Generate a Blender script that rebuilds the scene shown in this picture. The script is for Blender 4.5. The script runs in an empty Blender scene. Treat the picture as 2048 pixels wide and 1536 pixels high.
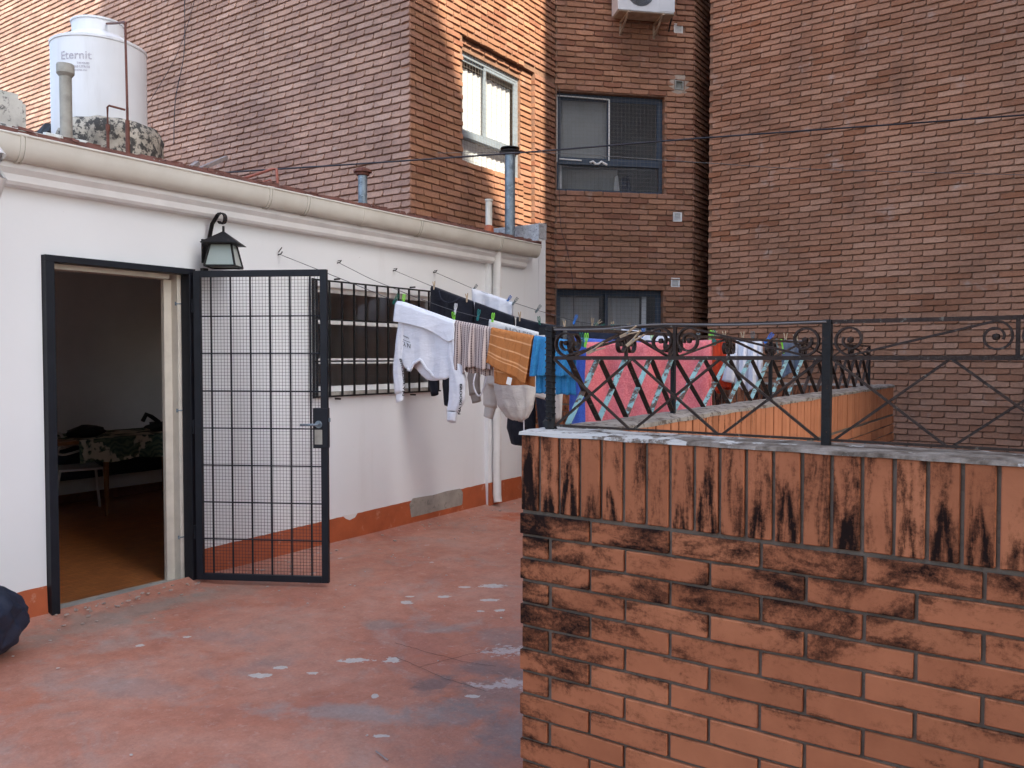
import bpy, bmesh, math, random
from mathutils import Vector, Matrix, noise
random.seed(7)
R = math.radians
S = bpy.context.scene
COL = S.collection

# ------------------------------------------------------------------ camera, sky, sun, exposure
CAM = (4.86, 0.0, 1.5); YAW = 34.4; PITCH = math.degrees(math.atan(52 / 1640)); FPX = 1640.0
cd = bpy.data.cameras.new('camera'); cam = bpy.data.objects.new('camera', cd); COL.objects.link(cam)
cd.sensor_width = 36; cd.lens = 36 * FPX / 2048; cd.clip_start = .05; cd.clip_end = 400
cam.location = CAM; cam.rotation_euler = (R(90 - PITCH), 0, R(YAW)); S.camera = cam
cd.dof.use_dof = False
w = bpy.data.worlds.new('World'); S.world = w; w.use_nodes = True
nt = w.node_tree; nt.nodes.clear()
sky = nt.nodes.new('ShaderNodeTexSky'); sky.sky_type = 'NISHITA'; sky.sun_disc = False
SUN_AZ, SUN_EL = 30.0, 40.4          # azimuth measured from +X towards -Y
sky.sun_elevation = R(SUN_EL); sky.sun_rotation = R(90 + SUN_AZ); sky.dust_density = 2.0; sky.air_density = 1.0
hs = nt.nodes.new('ShaderNodeHueSaturation'); hs.inputs['Saturation'].default_value = .88
bg = nt.nodes.new('ShaderNodeBackground'); bg.inputs[1].default_value = .15
wo = nt.nodes.new('ShaderNodeOutputWorld')
nt.links.new(sky.outputs[0], hs.inputs['Color']); nt.links.new(hs.outputs[0], bg.inputs[0]); nt.links.new(bg.outputs[0], wo.inputs[0])
sl = bpy.data.lights.new('sun', 'SUN'); sun = bpy.data.objects.new('sun', sl); COL.objects.link(sun)
sl.energy = 2.9; sl.angle = R(.5); sl.color = (1, .90, .73)
sd = Vector((math.cos(R(SUN_EL)) * math.cos(R(SUN_AZ)), -math.cos(R(SUN_EL)) * math.sin(R(SUN_AZ)), math.sin(R(SUN_EL))))
sun.rotation_euler = sd.to_track_quat('Z', 'Y').to_euler(); sun.location = (10, -5, 30)
vs = S.view_settings; vs.view_transform = 'Standard'; vs.look = 'None'; vs.gamma = 1; vs.use_curve_mapping = False
vs.exposure = 2.13
S.cycles.max_bounces = 8; S.cycles.diffuse_bounces = 5; S.cycles.glossy_bounces = 3; S.cycles.transparent_max_bounces = 12
S.cycles.use_denoising = True; S.cycles.caustics_reflective = False; S.cycles.caustics_refractive = False

# ------------------------------------------------------------------ materials
def rgb(c): return (c[0], c[1], c[2], 1)
class NT:
    def __init__(s, name):
        s.m = bpy.data.materials.new(name); s.m.use_nodes = True; s.t = s.m.node_tree; s.t.nodes.clear()
        s.out = s.n('ShaderNodeOutputMaterial'); s.b = s.n('ShaderNodeBsdfPrincipled'); s.l(s.b.outputs[0], s.out.inputs[0])
        s.b.inputs['Specular IOR Level'].default_value = .4
    def n(s, t, **k):
        x = s.t.nodes.new(t)
        for a, b in k.items(): setattr(x, a, b)
        return x
    def l(s, a, b): s.t.links.new(a, b)
    def coord(s, kind):
        if kind == 'world': return s.n('ShaderNodeNewGeometry').outputs['Position']
        if kind == 'uv': return s.n('ShaderNodeTexCoord').outputs['UV']
        return s.n('ShaderNodeTexCoord').outputs['Object']
    def mp(s, v, scale=(1, 1, 1), loc=(0, 0, 0), rot=(0, 0, 0)):
        x = s.n('ShaderNodeMapping'); s.l(v, x.inputs[0]); x.inputs['Scale'].default_value = scale
        x.inputs['Location'].default_value = loc; x.inputs['Rotation'].default_value = rot; return x.outputs[0]
    def noise(s, v, scale, detail=4, rough=.55, dist=0):
        x = s.n('ShaderNodeTexNoise'); s.l(v, x.inputs['Vector']); x.inputs['Scale'].default_value = scale
        x.inputs['Detail'].default_value = detail; x.inputs['Roughness'].default_value = rough; x.inputs['Distortion'].default_value = dist
        return x.outputs['Fac']
    def ramp(s, f, stops, interp='LINEAR'):
        x = s.n('ShaderNodeValToRGB'); s.l(f, x.inputs[0]); e = x.color_ramp.elements; x.color_ramp.interpolation = interp
        while len(e) < len(stops): e.new(.5)
        for i, (p, c) in enumerate(stops):
            e[i].position = p; e[i].color = rgb(c) if isinstance(c, (tuple, list)) else (c, c, c, 1)
        return x.outputs[0]
    def mix(s, f, a, b, mode='MIX'):
        x = s.n('ShaderNodeMix', data_type='RGBA', blend_type=mode)
        for i, v in ((0, f), (6, a), (7, b)):
            if isinstance(v, (int, float)): x.inputs[i].default_value = v
            elif isinstance(v, (tuple, list)): x.inputs[i].default_value = rgb(v)
            else: s.l(v, x.inputs[i])
        return x.outputs[2]
    def math(s, op, a, b=0.0, c=None, clamp=False):
        x = s.n('ShaderNodeMath', operation=op, use_clamp=clamp)
        for i, v in enumerate((a, b) if c is None else (a, b, c)):
            if isinstance(v, (int, float)): x.inputs[i].default_value = v
            else: s.l(v, x.inputs[i])
        return x.outputs[0]
    def bump(s, h, strength=.3, dist=.01, normal=None):
        x = s.n('ShaderNodeBump'); s.l(h, x.inputs['Height']); x.inputs['Strength'].default_value = strength
        x.inputs['Distance'].default_value = dist
        if normal: s.l(normal, x.inputs['Normal'])
        s.l(x.outputs[0], s.b.inputs['Normal']); return x.outputs[0]
    def rand(s):
        a = s.n('ShaderNodeObjectInfo').outputs['Random']; b = s.n('ShaderNodeNewGeometry').outputs['Random Per Island']
        return s.math('FRACT', s.math('ADD', s.math('MULTIPLY', a, 7.31), s.math('MULTIPLY', b, 3.17)))
    def fin(s, col=None, rough=.7, metal=0, spec=None):
        if col is not None:
            if isinstance(col, (tuple, list)): s.b.inputs['Base Color'].default_value = rgb(col)
            else: s.l(col, s.b.inputs['Base Color'])
        if isinstance(rough, (int, float)): s.b.inputs['Roughness'].default_value = rough
        else: s.l(rough, s.b.inputs['Roughness'])
        s.b.inputs['Metallic'].default_value = metal
        if spec is not None: s.b.inputs['Specular IOR Level'].default_value = spec
        return s.m

def simple(name, c, rough=.7, var=.25, scale=6, bump=.15, bscale=80, metal=0, coord='world', spec=None, c2=None, thr=.55):
    m = NT(name); p = m.coord(coord)
    n1 = m.noise(p, scale, 5, .6)
    dark = tuple(v * (1 - var) for v in c); lite = tuple(min(1, v * (1 + var * .7)) for v in c)
    col = m.ramp(n1, [(.3, dark), (.5, c), (.7, lite)])
    if c2:
        n2 = m.noise(p, scale * 2.3, 6, .7)
        col = m.mix(m.ramp(n2, [(thr, 0.0), (thr + .06, 1.0)]), col, c2)
    if bump: m.bump(m.noise(p, bscale, 4, .6), bump, .004)
    return m.fin(col, rough, metal, spec)

def brick_mat(name, cols, mortar_dust=.0, dirt=.35, coordscale=1.0, rough=.85):
    m = NT(name); p = m.coord('world'); r = m.rand()
    k = len(cols)
    base = m.ramp(r, [((i + .5) / k, c) for i, c in enumerate(cols)])
    n1 = m.noise(p, 1.3, 4, .6); base = m.mix(.8, base, m.ramp(n1, [(.3, (.72, .70, .70)), (.7, (1.18, 1.15, 1.12))]), 'MULTIPLY')
    n2 = m.noise(p, 45, 5, .7); base = m.mix(.55, base, m.ramp(n2, [(.3, (.62, .58, .58)), (.65, (1.25, 1.22, 1.2))]), 'MULTIPLY')
    n3 = m.noise(m.mp(p, (1, 1, .35)), 2.6, 5, .65); base = m.mix(m.math('MULTIPLY', m.ramp(n3, [(.55, 0.0), (.72, 1.0)]), dirt), base, (.10, .07, .06))
    n4 = m.noise(p, 3.7, 4, .6); base = m.mix(m.math('MULTIPLY', m.ramp(n4, [(.62, 0.0), (.75, 1.0)]), mortar_dust), base, (.52, .46, .42))
    n5 = m.noise(p, 190, 2, .5); m.bump(m.mix(.5, n2, n5), .55, .005)
    return m.fin(base, rough, 0, .3)

MAT = {}
MAT['brick_tower'] = brick_mat('tower_brick', [(.27, .137, .080), (.34, .172, .102), (.30, .156, .104), (.39, .205, .125), (.25, .112, .068)], .25, .3)
MAT['brick_tower_l'] = brick_mat('tower_side_brick', [(.34, .215, .168), (.40, .26, .20), (.36, .225, .172), (.44, .295, .235), (.32, .20, .158)], .35, .25)  # paler, pinker than the tower brick: sky reflection on this face put into the colour
MAT['brick_right'] = brick_mat('right_brick', [(.34, .172, .104), (.41, .215, .136), (.37, .19, .116), (.46, .265, .178), (.30, .13, .07), (.42, .225, .146)], .4, .35)
MAT['plaster_bounce'] = simple('pale_bounce_render', (.50, .49, .47), .9, .15, 1)  # pale so the added shading blocks bounce neutral light into the yard
MAT['brick_far'] = simple('far_brick', (.28, .14, .10), .9, .3, 3)

def near_brick(name, stretch, lo, hi, bright=1.0, flame=0.0):
    """smooth orange facing brick with soot marks"""
    m = NT(name); p = m.coord('world'); r = m.rand(); oi = m.n('ShaderNodeObjectInfo').outputs['Random']
    base = m.ramp(r, [(0, (.36, .138, .068)), (.3, (.44, .172, .086)), (.6, (.40, .153, .076)), (.85, (.47, .190, .096)), (1, (.31, .115, .055))])
    base = m.mix(1.0, base, (bright,) * 3, 'MULTIPLY')
    n1 = m.noise(p, 9, 4, .6); base = m.mix(.6, base, m.ramp(n1, [(.3, (.80, .76, .74)), (.7, (1.12, 1.12, 1.1))]), 'MULTIPLY')
    sh = m.n('ShaderNodeCombineXYZ'); m.l(m.math('MULTIPLY', oi, 37.0), sh.inputs[0]); m.l(m.math('MULTIPLY', oi, 11.0), sh.inputs[2])
    v = m.n('ShaderNodeVectorMath', operation='ADD'); m.l(p, v.inputs[0]); m.l(sh.outputs[0], v.inputs[1])
    q = m.mp(v.outputs[0], stretch)
    n2 = m.noise(q, 1.0, 6, .66, .5); n3 = m.noise(p, 95, 4, .8)
    xyz = m.n('ShaderNodeSeparateXYZ'); m.l(p, xyz.inputs[0])
    big = m.noise(p, 1.1, 2, .5)
    # soot gathers under the coping and on the outer corner
    hgt = m.n('ShaderNodeMapRange'); m.l(xyz.outputs[2], hgt.inputs[0]); hgt.inputs[1].default_value = .55; hgt.inputs[2].default_value = 1.15
    hgt.inputs[3].default_value = lo; hgt.inputs[4].default_value = hi
    cor = m.n('ShaderNodeMapRange'); m.l(xyz.outputs[0], cor.inputs[0]); cor.inputs[1].default_value = 3.48; cor.inputs[2].default_value = 3.72
    cor.inputs[3].default_value = .10; cor.inputs[4].default_value = 0
    thr = m.math('ADD', m.math('ADD', hgt.outputs[0], cor.outputs[0]), m.math('MULTIPLY', m.math('SUBTRACT', big, .5), .62))
    s1 = m.math('ADD', n2, thr)
    s1 = m.math('ADD', s1, m.math('MULTIPLY', m.math('SUBTRACT', n3, .5), .40))
    if flame:      # drip marks: an inverted V of soot on the upright bricks, different on each
        ob = m.n('ShaderNodeSeparateXYZ'); m.l(m.coord('object'), ob.inputs[0])
        r2 = m.math('FRACT', m.math('MULTIPLY', oi, 91.7)); r3 = m.math('FRACT', m.math('MULTIPLY', oi, 53.3))
        nx = m.math('MULTIPLY', m.math('SUBTRACT', m.noise(q, 2.2, 4, .6), .5), .030)
        zt = m.math('SUBTRACT', m.math('MULTIPLY', r2, .12), .045)
        dz = m.math('SUBTRACT', zt, ob.outputs[2])
        ax = m.math('ABSOLUTE', m.math('ADD', m.math('ADD', ob.outputs[0], nx), m.math('MULTIPLY', m.math('SUBTRACT', r3, .5), .018)))
        ed = m.math('ABSOLUTE', m.math('SUBTRACT', ax, m.math('MULTIPLY', m.math('POWER', m.math('MAXIMUM', dz, 0.0), .8), .075)))
        fl = m.math('MULTIPLY', m.ramp(ed, [(.0, 1.0), (.013, 0.0)]), m.ramp(dz, [(.0, 0.0), (.05, 1.0)]))
        fl = m.math('MULTIPLY', fl, m.ramp(m.math('FRACT', m.math('MULTIPLY', oi, 17.9)), [(.25, 0.0), (.5, 1.0)]))
        fl = m.math('MULTIPLY', fl, m.math('ADD', .35, m.math('MULTIPLY', m.noise(p, 60, 4, .7), 1.2)))
        s1 = m.math('ADD', s1, m.math('MULTIPLY', fl, flame))
    else:
        ob = m.n('ShaderNodeSeparateXYZ'); m.l(m.coord('object'), ob.inputs[0])
        s1 = m.math('ADD', s1, m.math('MULTIPLY', m.ramp(m.math('ABSOLUTE', ob.outputs[2]), [(.016, 0.0), (.0306, 1.0)]), .055))
        s1 = m.math('ADD', s1, m.math('MULTIPLY', m.math('MINIMUM', m.math('MAXIMUM', m.math('SUBTRACT', xyz.outputs[0], 4.05), 0.0), .7), .085))
    mk = m.ramp(s1, [(.49, 0.0), (.56, .30), (.64, .80), (.74, 1.0)])
    base = m.mix(mk, base, m.mix(m.ramp(s1, [(.56, 0.0), (.78, 1.0)]), m.mix(n3, (.06, .022, .012), (.20, .075, .035)), (.012, .006, .005)))
    m.bump(m.mix(.5, m.noise(p, 120, 4, .6), n1), .35, .003)
    return m.fin(base, .8, 0, .15)
MAT['brick_near'] = near_brick('facing_brick', (6, 6, 13), -.030, .055)
MAT['brick_soldier'] = near_brick('facing_brick_upright', (26, 26, 5), -.005, .012, flame=.26)
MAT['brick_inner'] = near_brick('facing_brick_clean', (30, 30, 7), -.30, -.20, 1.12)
MAT['brick_stained'] = near_brick('facing_brick_stained', (26, 26, 6), .0, .05, .8, flame=.2)
MAT['mortar_tower'] = simple('mortar_dark', (.24, .135, .09), .95, .3, 12)
MAT['mortar_near'] = simple('mortar_grey', (.15, .125, .10), .95, .35, 18, .5, 150, c2=(.12, .10, .08), thr=.56)
def cap_mat():
    m = NT('weathered_painted_mortar'); p = m.coord('world'); x = m.n('ShaderNodeSeparateXYZ'); m.l(p, x.inputs[0])
    n = m.noise(p, 14, 6, .7); col = m.ramp(n, [(.35, (.085, .065, .05)), (.5, (.20, .165, .135)), (.65, (.32, .28, .24))])
    left = m.n('ShaderNodeMapRange'); m.l(x.outputs[0], left.inputs[0]); left.inputs[1].default_value = 3.6; left.inputs[2].default_value = 4.3; left.inputs[3].default_value = .16; left.inputs[4].default_value = -.06
    w_ = m.math('ADD', m.noise(m.mp(p, (1, 1, 1), (5, 3, 1)), 11, 6, .7), left.outputs[0])
    col = m.mix(m.ramp(w_, [(.54, 0.0), (.60, 1.0)]), col, (.55, .53, .49)); m.bump(n, .8, .006); return m.fin(col, .9, 0, .2)
MAT['mortar_cap'] = cap_mat()
MAT['mortar_old'] = simple('weathered_mortar', (.30, .26, .22), .9, .4, 9, .6, 50, c2=(.12, .09, .07), thr=.52)

def white_wall(name, base=(.84, .86, .87)):
    m = NT(name); p = m.coord('world')
    n = m.noise(p, .9, 4, .5); col = m.ramp(n, [(.3, tuple(v * .93 for v in base)), (.7, base)])
    st = m.noise(m.mp(p, (3.2, 3.2, .5)), 1.0, 5, .6); col = m.mix(m.math('MULTIPLY', m.ramp(st, [(.58, 0.0), (.8, 1.0)]), .22), col, (.5, .47, .42))
    sp = m.noise(p, 38, 2, .4); col = m.mix(m.ramp(sp, [(.79, 0.0), (.80, .6)]), col, (.3, .27, .24))
    m.bump(m.mix(.5, m.noise(p, 26, 4, .6), m.noise(p, 3, 3, .5)), .22, .006)
    return m.fin(col, .75, 0, .3)
MAT['white'] = white_wall('white_wall_paint')
MAT['white_trim'] = simple('white_trim_paint', (.74, .73, .71), .6, .08, 6, .15, 30)
MAT['cream'] = simple('cream_paint', (.62, .58, .50), .5, .12, 8, .2, 40, c2=(.35, .30, .24), thr=.68)
MAT['skirting'] = simple('red_oxide_paint', (.42, .105, .04), .55, .18, 5, .25, 40, c2=(.50, .20, .12), thr=.60)
MAT['cement'] = simple('bare_cement', (.36, .34, .30), .9, .22, 6, .6, 60, c2=(.26, .25, .22), thr=.56)

def gutter_mat():
    m = NT('gutter_pvc'); p = m.coord('world'); xyz = m.n('ShaderNodeSeparateXYZ'); m.l(p, xyz.inputs[0])
    n = m.noise(m.mp(p, (4, 1.4, 4)), 1.0, 5, .6)
    z = m.n('ShaderNodeMapRange'); m.l(xyz.outputs[2], z.inputs[0]); z.inputs[1].default_value = 2.60; z.inputs[2].default_value = 2.53
    f = m.math('MULTIPLY', z.outputs[0], m.ramp(n, [(.4, 0.0), (.62, 1.0)]))
    col = m.mix(m.math('MULTIPLY', f, .75), m.ramp(m.noise(p, 3, 4, .6), [(.3, (.60, .57, .50)), (.7, (.71, .69, .62))]), (.20, .13, .075))
    m.bump(m.noise(p, 20, 3), .1, .003)
    return m.fin(col, .42, 0, .45)
MAT['gutter'] = gutter_mat()

FLOOR_MARKS = [  # x, y, rx, ry, rot(deg), colour, strength : old patches, damp and worn paint on the concrete
    (2.47, 2.86, .17, .13, 20, (.13, .12, .13), .85), (2.62, 3.18, .28, .16, 35, (.17, .15, .155), .75), (2.75, 3.0, .22, .30, 0, (.20, .175, .175), .7),
    (2.36, 2.42, .55, .10, 28, (.30, .29, .29), .75), (2.75, 2.66, .30, .16, 30, (.24, .22, .22), .6), (3.0, 2.7, .26, .22, 0, (.19, .19, .20), .7),
    (1.69, 3.36, .16, .10, 0, (.24, .235, .23), .7), (1.98, 3.5, .26, .10, 10, (.22, .215, .215), .6), (2.35, 3.55, .25, .16, 10, (.20, .195, .20), .65),
    (.75, 2.35, .40, .10, 75, (.33, .29, .27), .6), (.30, 2.55, .24, .70, 0, (.27, .25, .225), .75), (.42, 3.2, .18, .60, 0, (.26, .235, .21), .55),
    (1.35, 2.05, .42, .16, 20, (.29, .24, .235), .55), (1.15, 2.75, .26, .12, 10, (.26, .22, .22), .5), (1.0, 1.9, .3, .1, -20, (.34, .27, .25), .5),
    (.5, 6.32, .22, .30, 0, (.42, .085, .02), .8), (1.6, 2.55, .35, .1, 60, (.24, .2, .2), .45), (3.1, 2.35, .2, .3, 0, (.2, .19, .2), .6)]
CHIPS = [(1.708, 2.49, .075, .026), (1.711, 2.61, .045, .020), (1.89, 2.65, .042, .016), (1.94, 2.88, .11, .026), (2.09, 2.99, .06, .03), (1.505, 3.75, .055, .030),
      (1.44, 3.86, .04, .014), (1.62, 3.98, .06, .022), (1.73, 4.34, .12, .04), (1.60, 4.22, .06, .02), (1.9, 4.08, .09, .022), (2.07, 3.95, .045, .022), (1.98, 3.87, .04, .016),
      (.86, 2.40, .035, .016), (.95, 2.62, .03, .012), (2.69, 2.86, .05, .014), (2.33, 2.62, .025, .02), (2.62, 2.36, .05, .012)]
CHIPS = [(x, y, rx * 1.05, ry * 1.7, 34) for x, y, rx, ry in CHIPS]
SPLATS = [(2.49, 3.42, .17, .10, 40), (2.76, 3.08, .18, .10, 40), (2.66, 2.98, .12, .05, 30), (2.86, 3.25, .12, .12, 0), (1.0, 4.6, .03, .02, 0), (.6, 5.0, .05, .02, 60), (.35, 4.3, .05, .02, 60), (.5, 3.9, .04, .02, 60)]
def floor_mat():
    m = NT('worn_red_concrete'); p = m.coord('world')
    a = m.noise(p, 1.1, 6, .65, .5); col = m.ramp(a, [(.3, (.37, .150, .105)), (.45, (.43, .178, .115)), (.58, (.46, .222, .155)), (.72, (.39, .23, .175))])
    b = m.noise(m.mp(p, (1, 1, 1), (3, 7, 0)), 2.3, 7, .7, .8); col = m.mix(m.math('MULTIPLY', m.ramp(b, [(.52, 0.0), (.66, 1.0)]), .55), col, (.37, .285, .245))
    o = m.noise(m.mp(p, (1, 1, 1), (9, 2, 0)), 3.4, 5, .6); col = m.mix(m.math('MULTIPLY', m.ramp(o, [(.60, 0.0), (.72, 1.0)]), .5), col, (.47, .15, .075))
    n_edge = m.noise(p, 5, 5, .7)
    for (x, y, rx, ry, ro, c, st) in FLOOR_MARKS:
        q = m.mp(p, (1, 1, 1), (-x, -y, 0))
        q = m.mp(q, (1, 1, 1), (0, 0, 0), (0, 0, R(-ro)))
        q = m.mp(q, (1 / rx, 1 / ry, 0))
        ln = m.n('ShaderNodeVectorMath', operation='LENGTH'); m.l(q, ln.inputs[0])
        d = m.math('ADD', ln.outputs['Value'], m.math('MULTIPLY', m.math('SUBTRACT', n_edge, .5), 3.4))
        col = m.mix(m.math('MULTIPLY', m.ramp(d, [(.35, 1.0), (1.25, 0.0)]), st * .8), col, (c[0] * 1.06, c[1] * .98, c[2] * .90))
    md = m.noise(m.mp(p, (1, 1, 1), (2, 5, 0)), 9, 6, .72); col = m.mix(.6, col, m.ramp(md, [(.32, (.74, .72, .72)), (.5, (1, 1, 1)), (.68, (1.2, 1.16, 1.14))]), 'MULTIPLY')
    md2 = m.noise(m.mp(p, (1, 1, 1), (7, 1, 0)), 17, 5, .7); col = m.mix(m.math('MULTIPLY', m.ramp(md2, [(.58, 0.0), (.66, 1.0)]), .35), col, (.52, .36, .31))
    def patches(L, freq, amp, lo, hi, c, st):
        nonlocal col
        acc = None
        for (x, y, rx, ry, ro) in L:
            q = m.mp(m.mp(m.mp(p, (1, 1, 1), (-x, -y, 0)), (1, 1, 1), (0, 0, 0), (0, 0, R(-ro))), (1 / rx, 1 / ry, 0))
            ln = m.n('ShaderNodeVectorMath', operation='LENGTH'); m.l(q, ln.inputs[0]); acc = ln.outputs['Value'] if acc is None else m.math('MINIMUM', acc, ln.outputs['Value'])
        d = m.math('ADD', acc, m.math('MULTIPLY', m.math('SUBTRACT', m.noise(p, freq, 5, .7), .5), amp))
        f = m.ramp(d, [(lo, 1.0), (hi, 0.0)]); col = m.mix(m.math('MULTIPLY', f, st), col, m.mix(m.noise(p, 40, 3), tuple(v * .75 for v in c), tuple(v * 1.2 for v in c))); return f
    patches(SPLATS, 22, 3.6, .42, .62, (.54, .46, .42), .8)
    fine = m.noise(p, 60, 5, .7); col = m.mix(.45, col, m.ramp(fine, [(.3, (.78, .76, .76)), (.68, (1.18, 1.18, 1.18))]), 'MULTIPLY')
    sc = m.noise(m.mp(p, (3, 16, 1), (0, 0, 0), (0, 0, .6)), 2.0, 6, .75); col = m.mix(m.math('MULTIPLY', m.ramp(sc, [(.62, 0.0), (.70, 1.0)]), .30), col, (.50, .38, .34))
    spk = m.noise(p, 130, 2, .5); col = m.mix(m.ramp(spk, [(.75, 0.0), (.77, .75)]), col, (.62, .55, .48))
    spd = m.noise(m.mp(p, (1, 1, 1), (4, 4, 4)), 90, 2, .5); col = m.mix(m.ramp(spd, [(.75, 0.0), (.78, .6)]), col, (.10, .06, .05))
    f = patches(CHIPS, 26, 1.7, .62, .70, (.55, .50, .45), .95)
    m.bump(m.mix(.35, m.mix(.4, m.mix(.5, a, b), fine), m.math('SUBTRACT', 1.0, f)), .6, .012)
    return m.fin(col, m.ramp(b, [(.35, .55), (.65, .85)]), 0, .35)
MAT['floor'] = floor_mat()
MAT['chip'] = simple('exposed_screed', (.43, .34, .29), .9, .25, 20, .5, 80)
MAT['chip_white'] = simple('lime_splash', (.52, .45, .41), .85, .2, 20, .3, 60)
MAT['iron'] = simple('iron_black', (.009, .009, .010), .6, .4, 20, .5, 90, metal=.2, c2=(.09, .045, .025), thr=.60)
MAT['iron_brown'] = simple('iron_rusty_brown', (.032, .018, .013), .6, .45, 25, .55, 120, metal=.1, c2=(.17, .16, .13), thr=.60)
MAT['iron_teal'] = simple('iron_peeling_teal', (.25, .42, .41), .6, .25, 11, .6, 90, c2=(.11, .06, .04), thr=.49)
MAT['gate'] = simple('gate_slate_paint', (.010, .012, .018), .5, .25, 8, .2, 50, metal=0, spec=.25, c2=(.05, .055, .07), thr=.74)
MAT['wire'] = simple('mesh_wire', (.03, .034, .042), .5, .2, 20, 0)
MAT['galv'] = simple('galvanised_sheet', (.20, .25, .29), .5, .45, 14, .35, 60, metal=.45, c2=(.34, .40, .44), thr=.58)
MAT['rust'] = simple('rust_brown', (.13, .045, .03), .7, .35, 20, .4, 80)
MAT['rust_red'] = simple('red_painted_pipe', (.30, .10, .07), .6, .25, 16, .3, 60)
MAT['fibre'] = simple('fibre_cement', (.33, .32, .28), .9, .25, 10, .5, 60)
MAT['oldrender'] = simple('mouldy_render', (.40, .37, .31), .95, .45, 5, .8, 40, c2=(.06, .058, .055), thr=.475)
MAT['oldwhite'] = simple('mouldy_whitewash', (.60, .60, .55), .95, .2, 5, .8, 40, c2=(.16, .16, .15), thr=.56)
MAT['upstand'] = simple('silvered_membrane', (.42, .43, .45), .6, .3, 22, .9, 60, c2=(.14, .14, .16), thr=.56)
def tank_mat():
    m = NT('tank_white'); p = m.coord('world')
    col = m.ramp(m.noise(p, 2, 3, .5), [(.3, (.66, .68, .70)), (.7, (.74, .76, .78))])
    st = m.noise(m.mp(p, (7, 7, 1.1)), 1.0, 5, .6); col = m.mix(m.math('MULTIPLY', m.ramp(st, [(.55, 0.0), (.8, 1.0)]), .35), col, (.45, .44, .42))
    m.bump(m.noise(p, 18, 3), .15, .004); return m.fin(col, .55, 0, .4)
MAT['tank'] = tank_mat()
MAT['tank_print'] = simple('faded_print', (.40, .38, .43), .8, .1, 40, 0, c2=(.62, .62, .66), thr=.52)
MAT['roof'] = simple('roof_membrane', (.17, .075, .06), .8, .4, 9, .7, 60, c2=(.34, .30, .28), thr=.62)
MAT['plank'] = simple('grey_plank', (.26, .22, .21), .85, .25, 12, .4, 60)
MAT['black'] = simple('matt_black', (.012, .012, .014), .6, .2, 20, 0)
MAT['cable'] = simple('cable_sheath', (.03, .03, .04), .5, .2, 20, 0)
MAT['cable_lite'] = simple('weathered_line', (.16, .15, .145), .7, .2, 20, 0)
MAT['cord'] = simple('clothes_line_wire', (.075, .075, .08), .5, .2, 20, 0)
MAT['win_dark'] = simple('slate_aluminium', (.055, .075, .105), .4, .15, 10, .1, 30, metal=.2)
MAT['win_alu'] = simple('grey_aluminium', (.30, .36, .42), .4, .12, 10, .1, 30, metal=.3)
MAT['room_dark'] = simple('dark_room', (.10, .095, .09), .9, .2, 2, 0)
MAT['curtain'] = simple('white_curtain', (.78, .78, .76), .9, .06, 4, .2, 20)
MAT['curtain_grey'] = simple('net_curtain', (.42, .41, .38), .9, .12, 5, .2, 20)
MAT['blind'] = simple('roller_blind', (.30, .30, .28), .9, .12, 3, .1, 20)
MAT['net'] = simple('safety_net', (.20, .18, .16), .8, .1, 10, 0)
MAT['ac'] = simple('ac_casing', (.66, .67, .68), .5, .06, 5, .05, 30)
MAT['ac_tray'] = simple('ac_rusty_tray', (.36, .28, .21), .7, .3, 9, .2, 40)
MAT['vent'] = simple('vent_white', (.80, .79, .76), .6, .1, 12, .1, 30)
MAT['stucco'] = simple('cement_halo', (.42, .33, .26), .95, .25, 18, .8, 50)
MAT['navy_bag'] = simple('navy_fabric', (.018, .026, .05), .6, .4, 7, .4, 120)
MAT['wood_leg'] = simple('varnished_wood', (.20, .085, .03), .4, .3, 14, .1, 60)
MAT['chair'] = simple('grey_plastic', (.62, .61, .60), .4, .08, 6, 0)
MAT['sofa'] = simple('navy_sofa', (.03, .04, .065), .8, .2, 6, .2, 60)
MAT['room_wall'] = simple('room_plaster', (.74, .73, .72), .85, .08, 2, .1, 30)
MAT['door_grey'] = simple('blue_grey_shutter', (.10, .12, .15), .5, .1, 5, 0)
def leaf_cloth():
    m = NT('leaf_print_cloth'); p = m.coord('world')
    w_ = m.n('ShaderNodeTexWave'); m.l(m.mp(p, (1, 1, 1), (0, 0, 0), (.6, .4, .3)), w_.inputs[0]); w_.inputs['Scale'].default_value = 14; w_.inputs['Distortion'].default_value = 6
    n = m.noise(p, 6, 3, .5)
    col = m.mix(m.ramp(n, [(.47, 0.0), (.5, 1.0)]), (.50, .47, .38), m.mix(w_.outputs['Fac'], (.03, .07, .055), (.12, .16, .11)))
    return m.fin(col, .85)
MAT['leafcloth'] = leaf_cloth()
def parquet():
    m = NT('varnished_parquet'); p = m.coord('world')
    b = m.n('ShaderNodeTexBrick'); m.l(m.mp(p, (1, 1, 1), (0, 0, 0), (0, 0, R(90))), b.inputs[0]); b.inputs['Scale'].default_value = 6; b.inputs['Mortar Size'].default_value = .006
    b.inputs[1].default_value = rgb((.42, .16, .05)); b.inputs[2].default_value = rgb((.30, .105, .035)); b.inputs[3].default_value = rgb((.10, .035, .015))
    n = m.noise(m.mp(p, (3, 30, 1)), 1, 5, .6); col = m.mix(.5, b.outputs[0], m.ramp(n, [(.3, (.7, .65, .6)), (.7, (1.3, 1.25, 1.2))]), 'MULTIPLY')
    m.bump(n, .1, .002); return m.fin(col, .3, 0, .5)
MAT['parquet'] = parquet()
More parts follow.
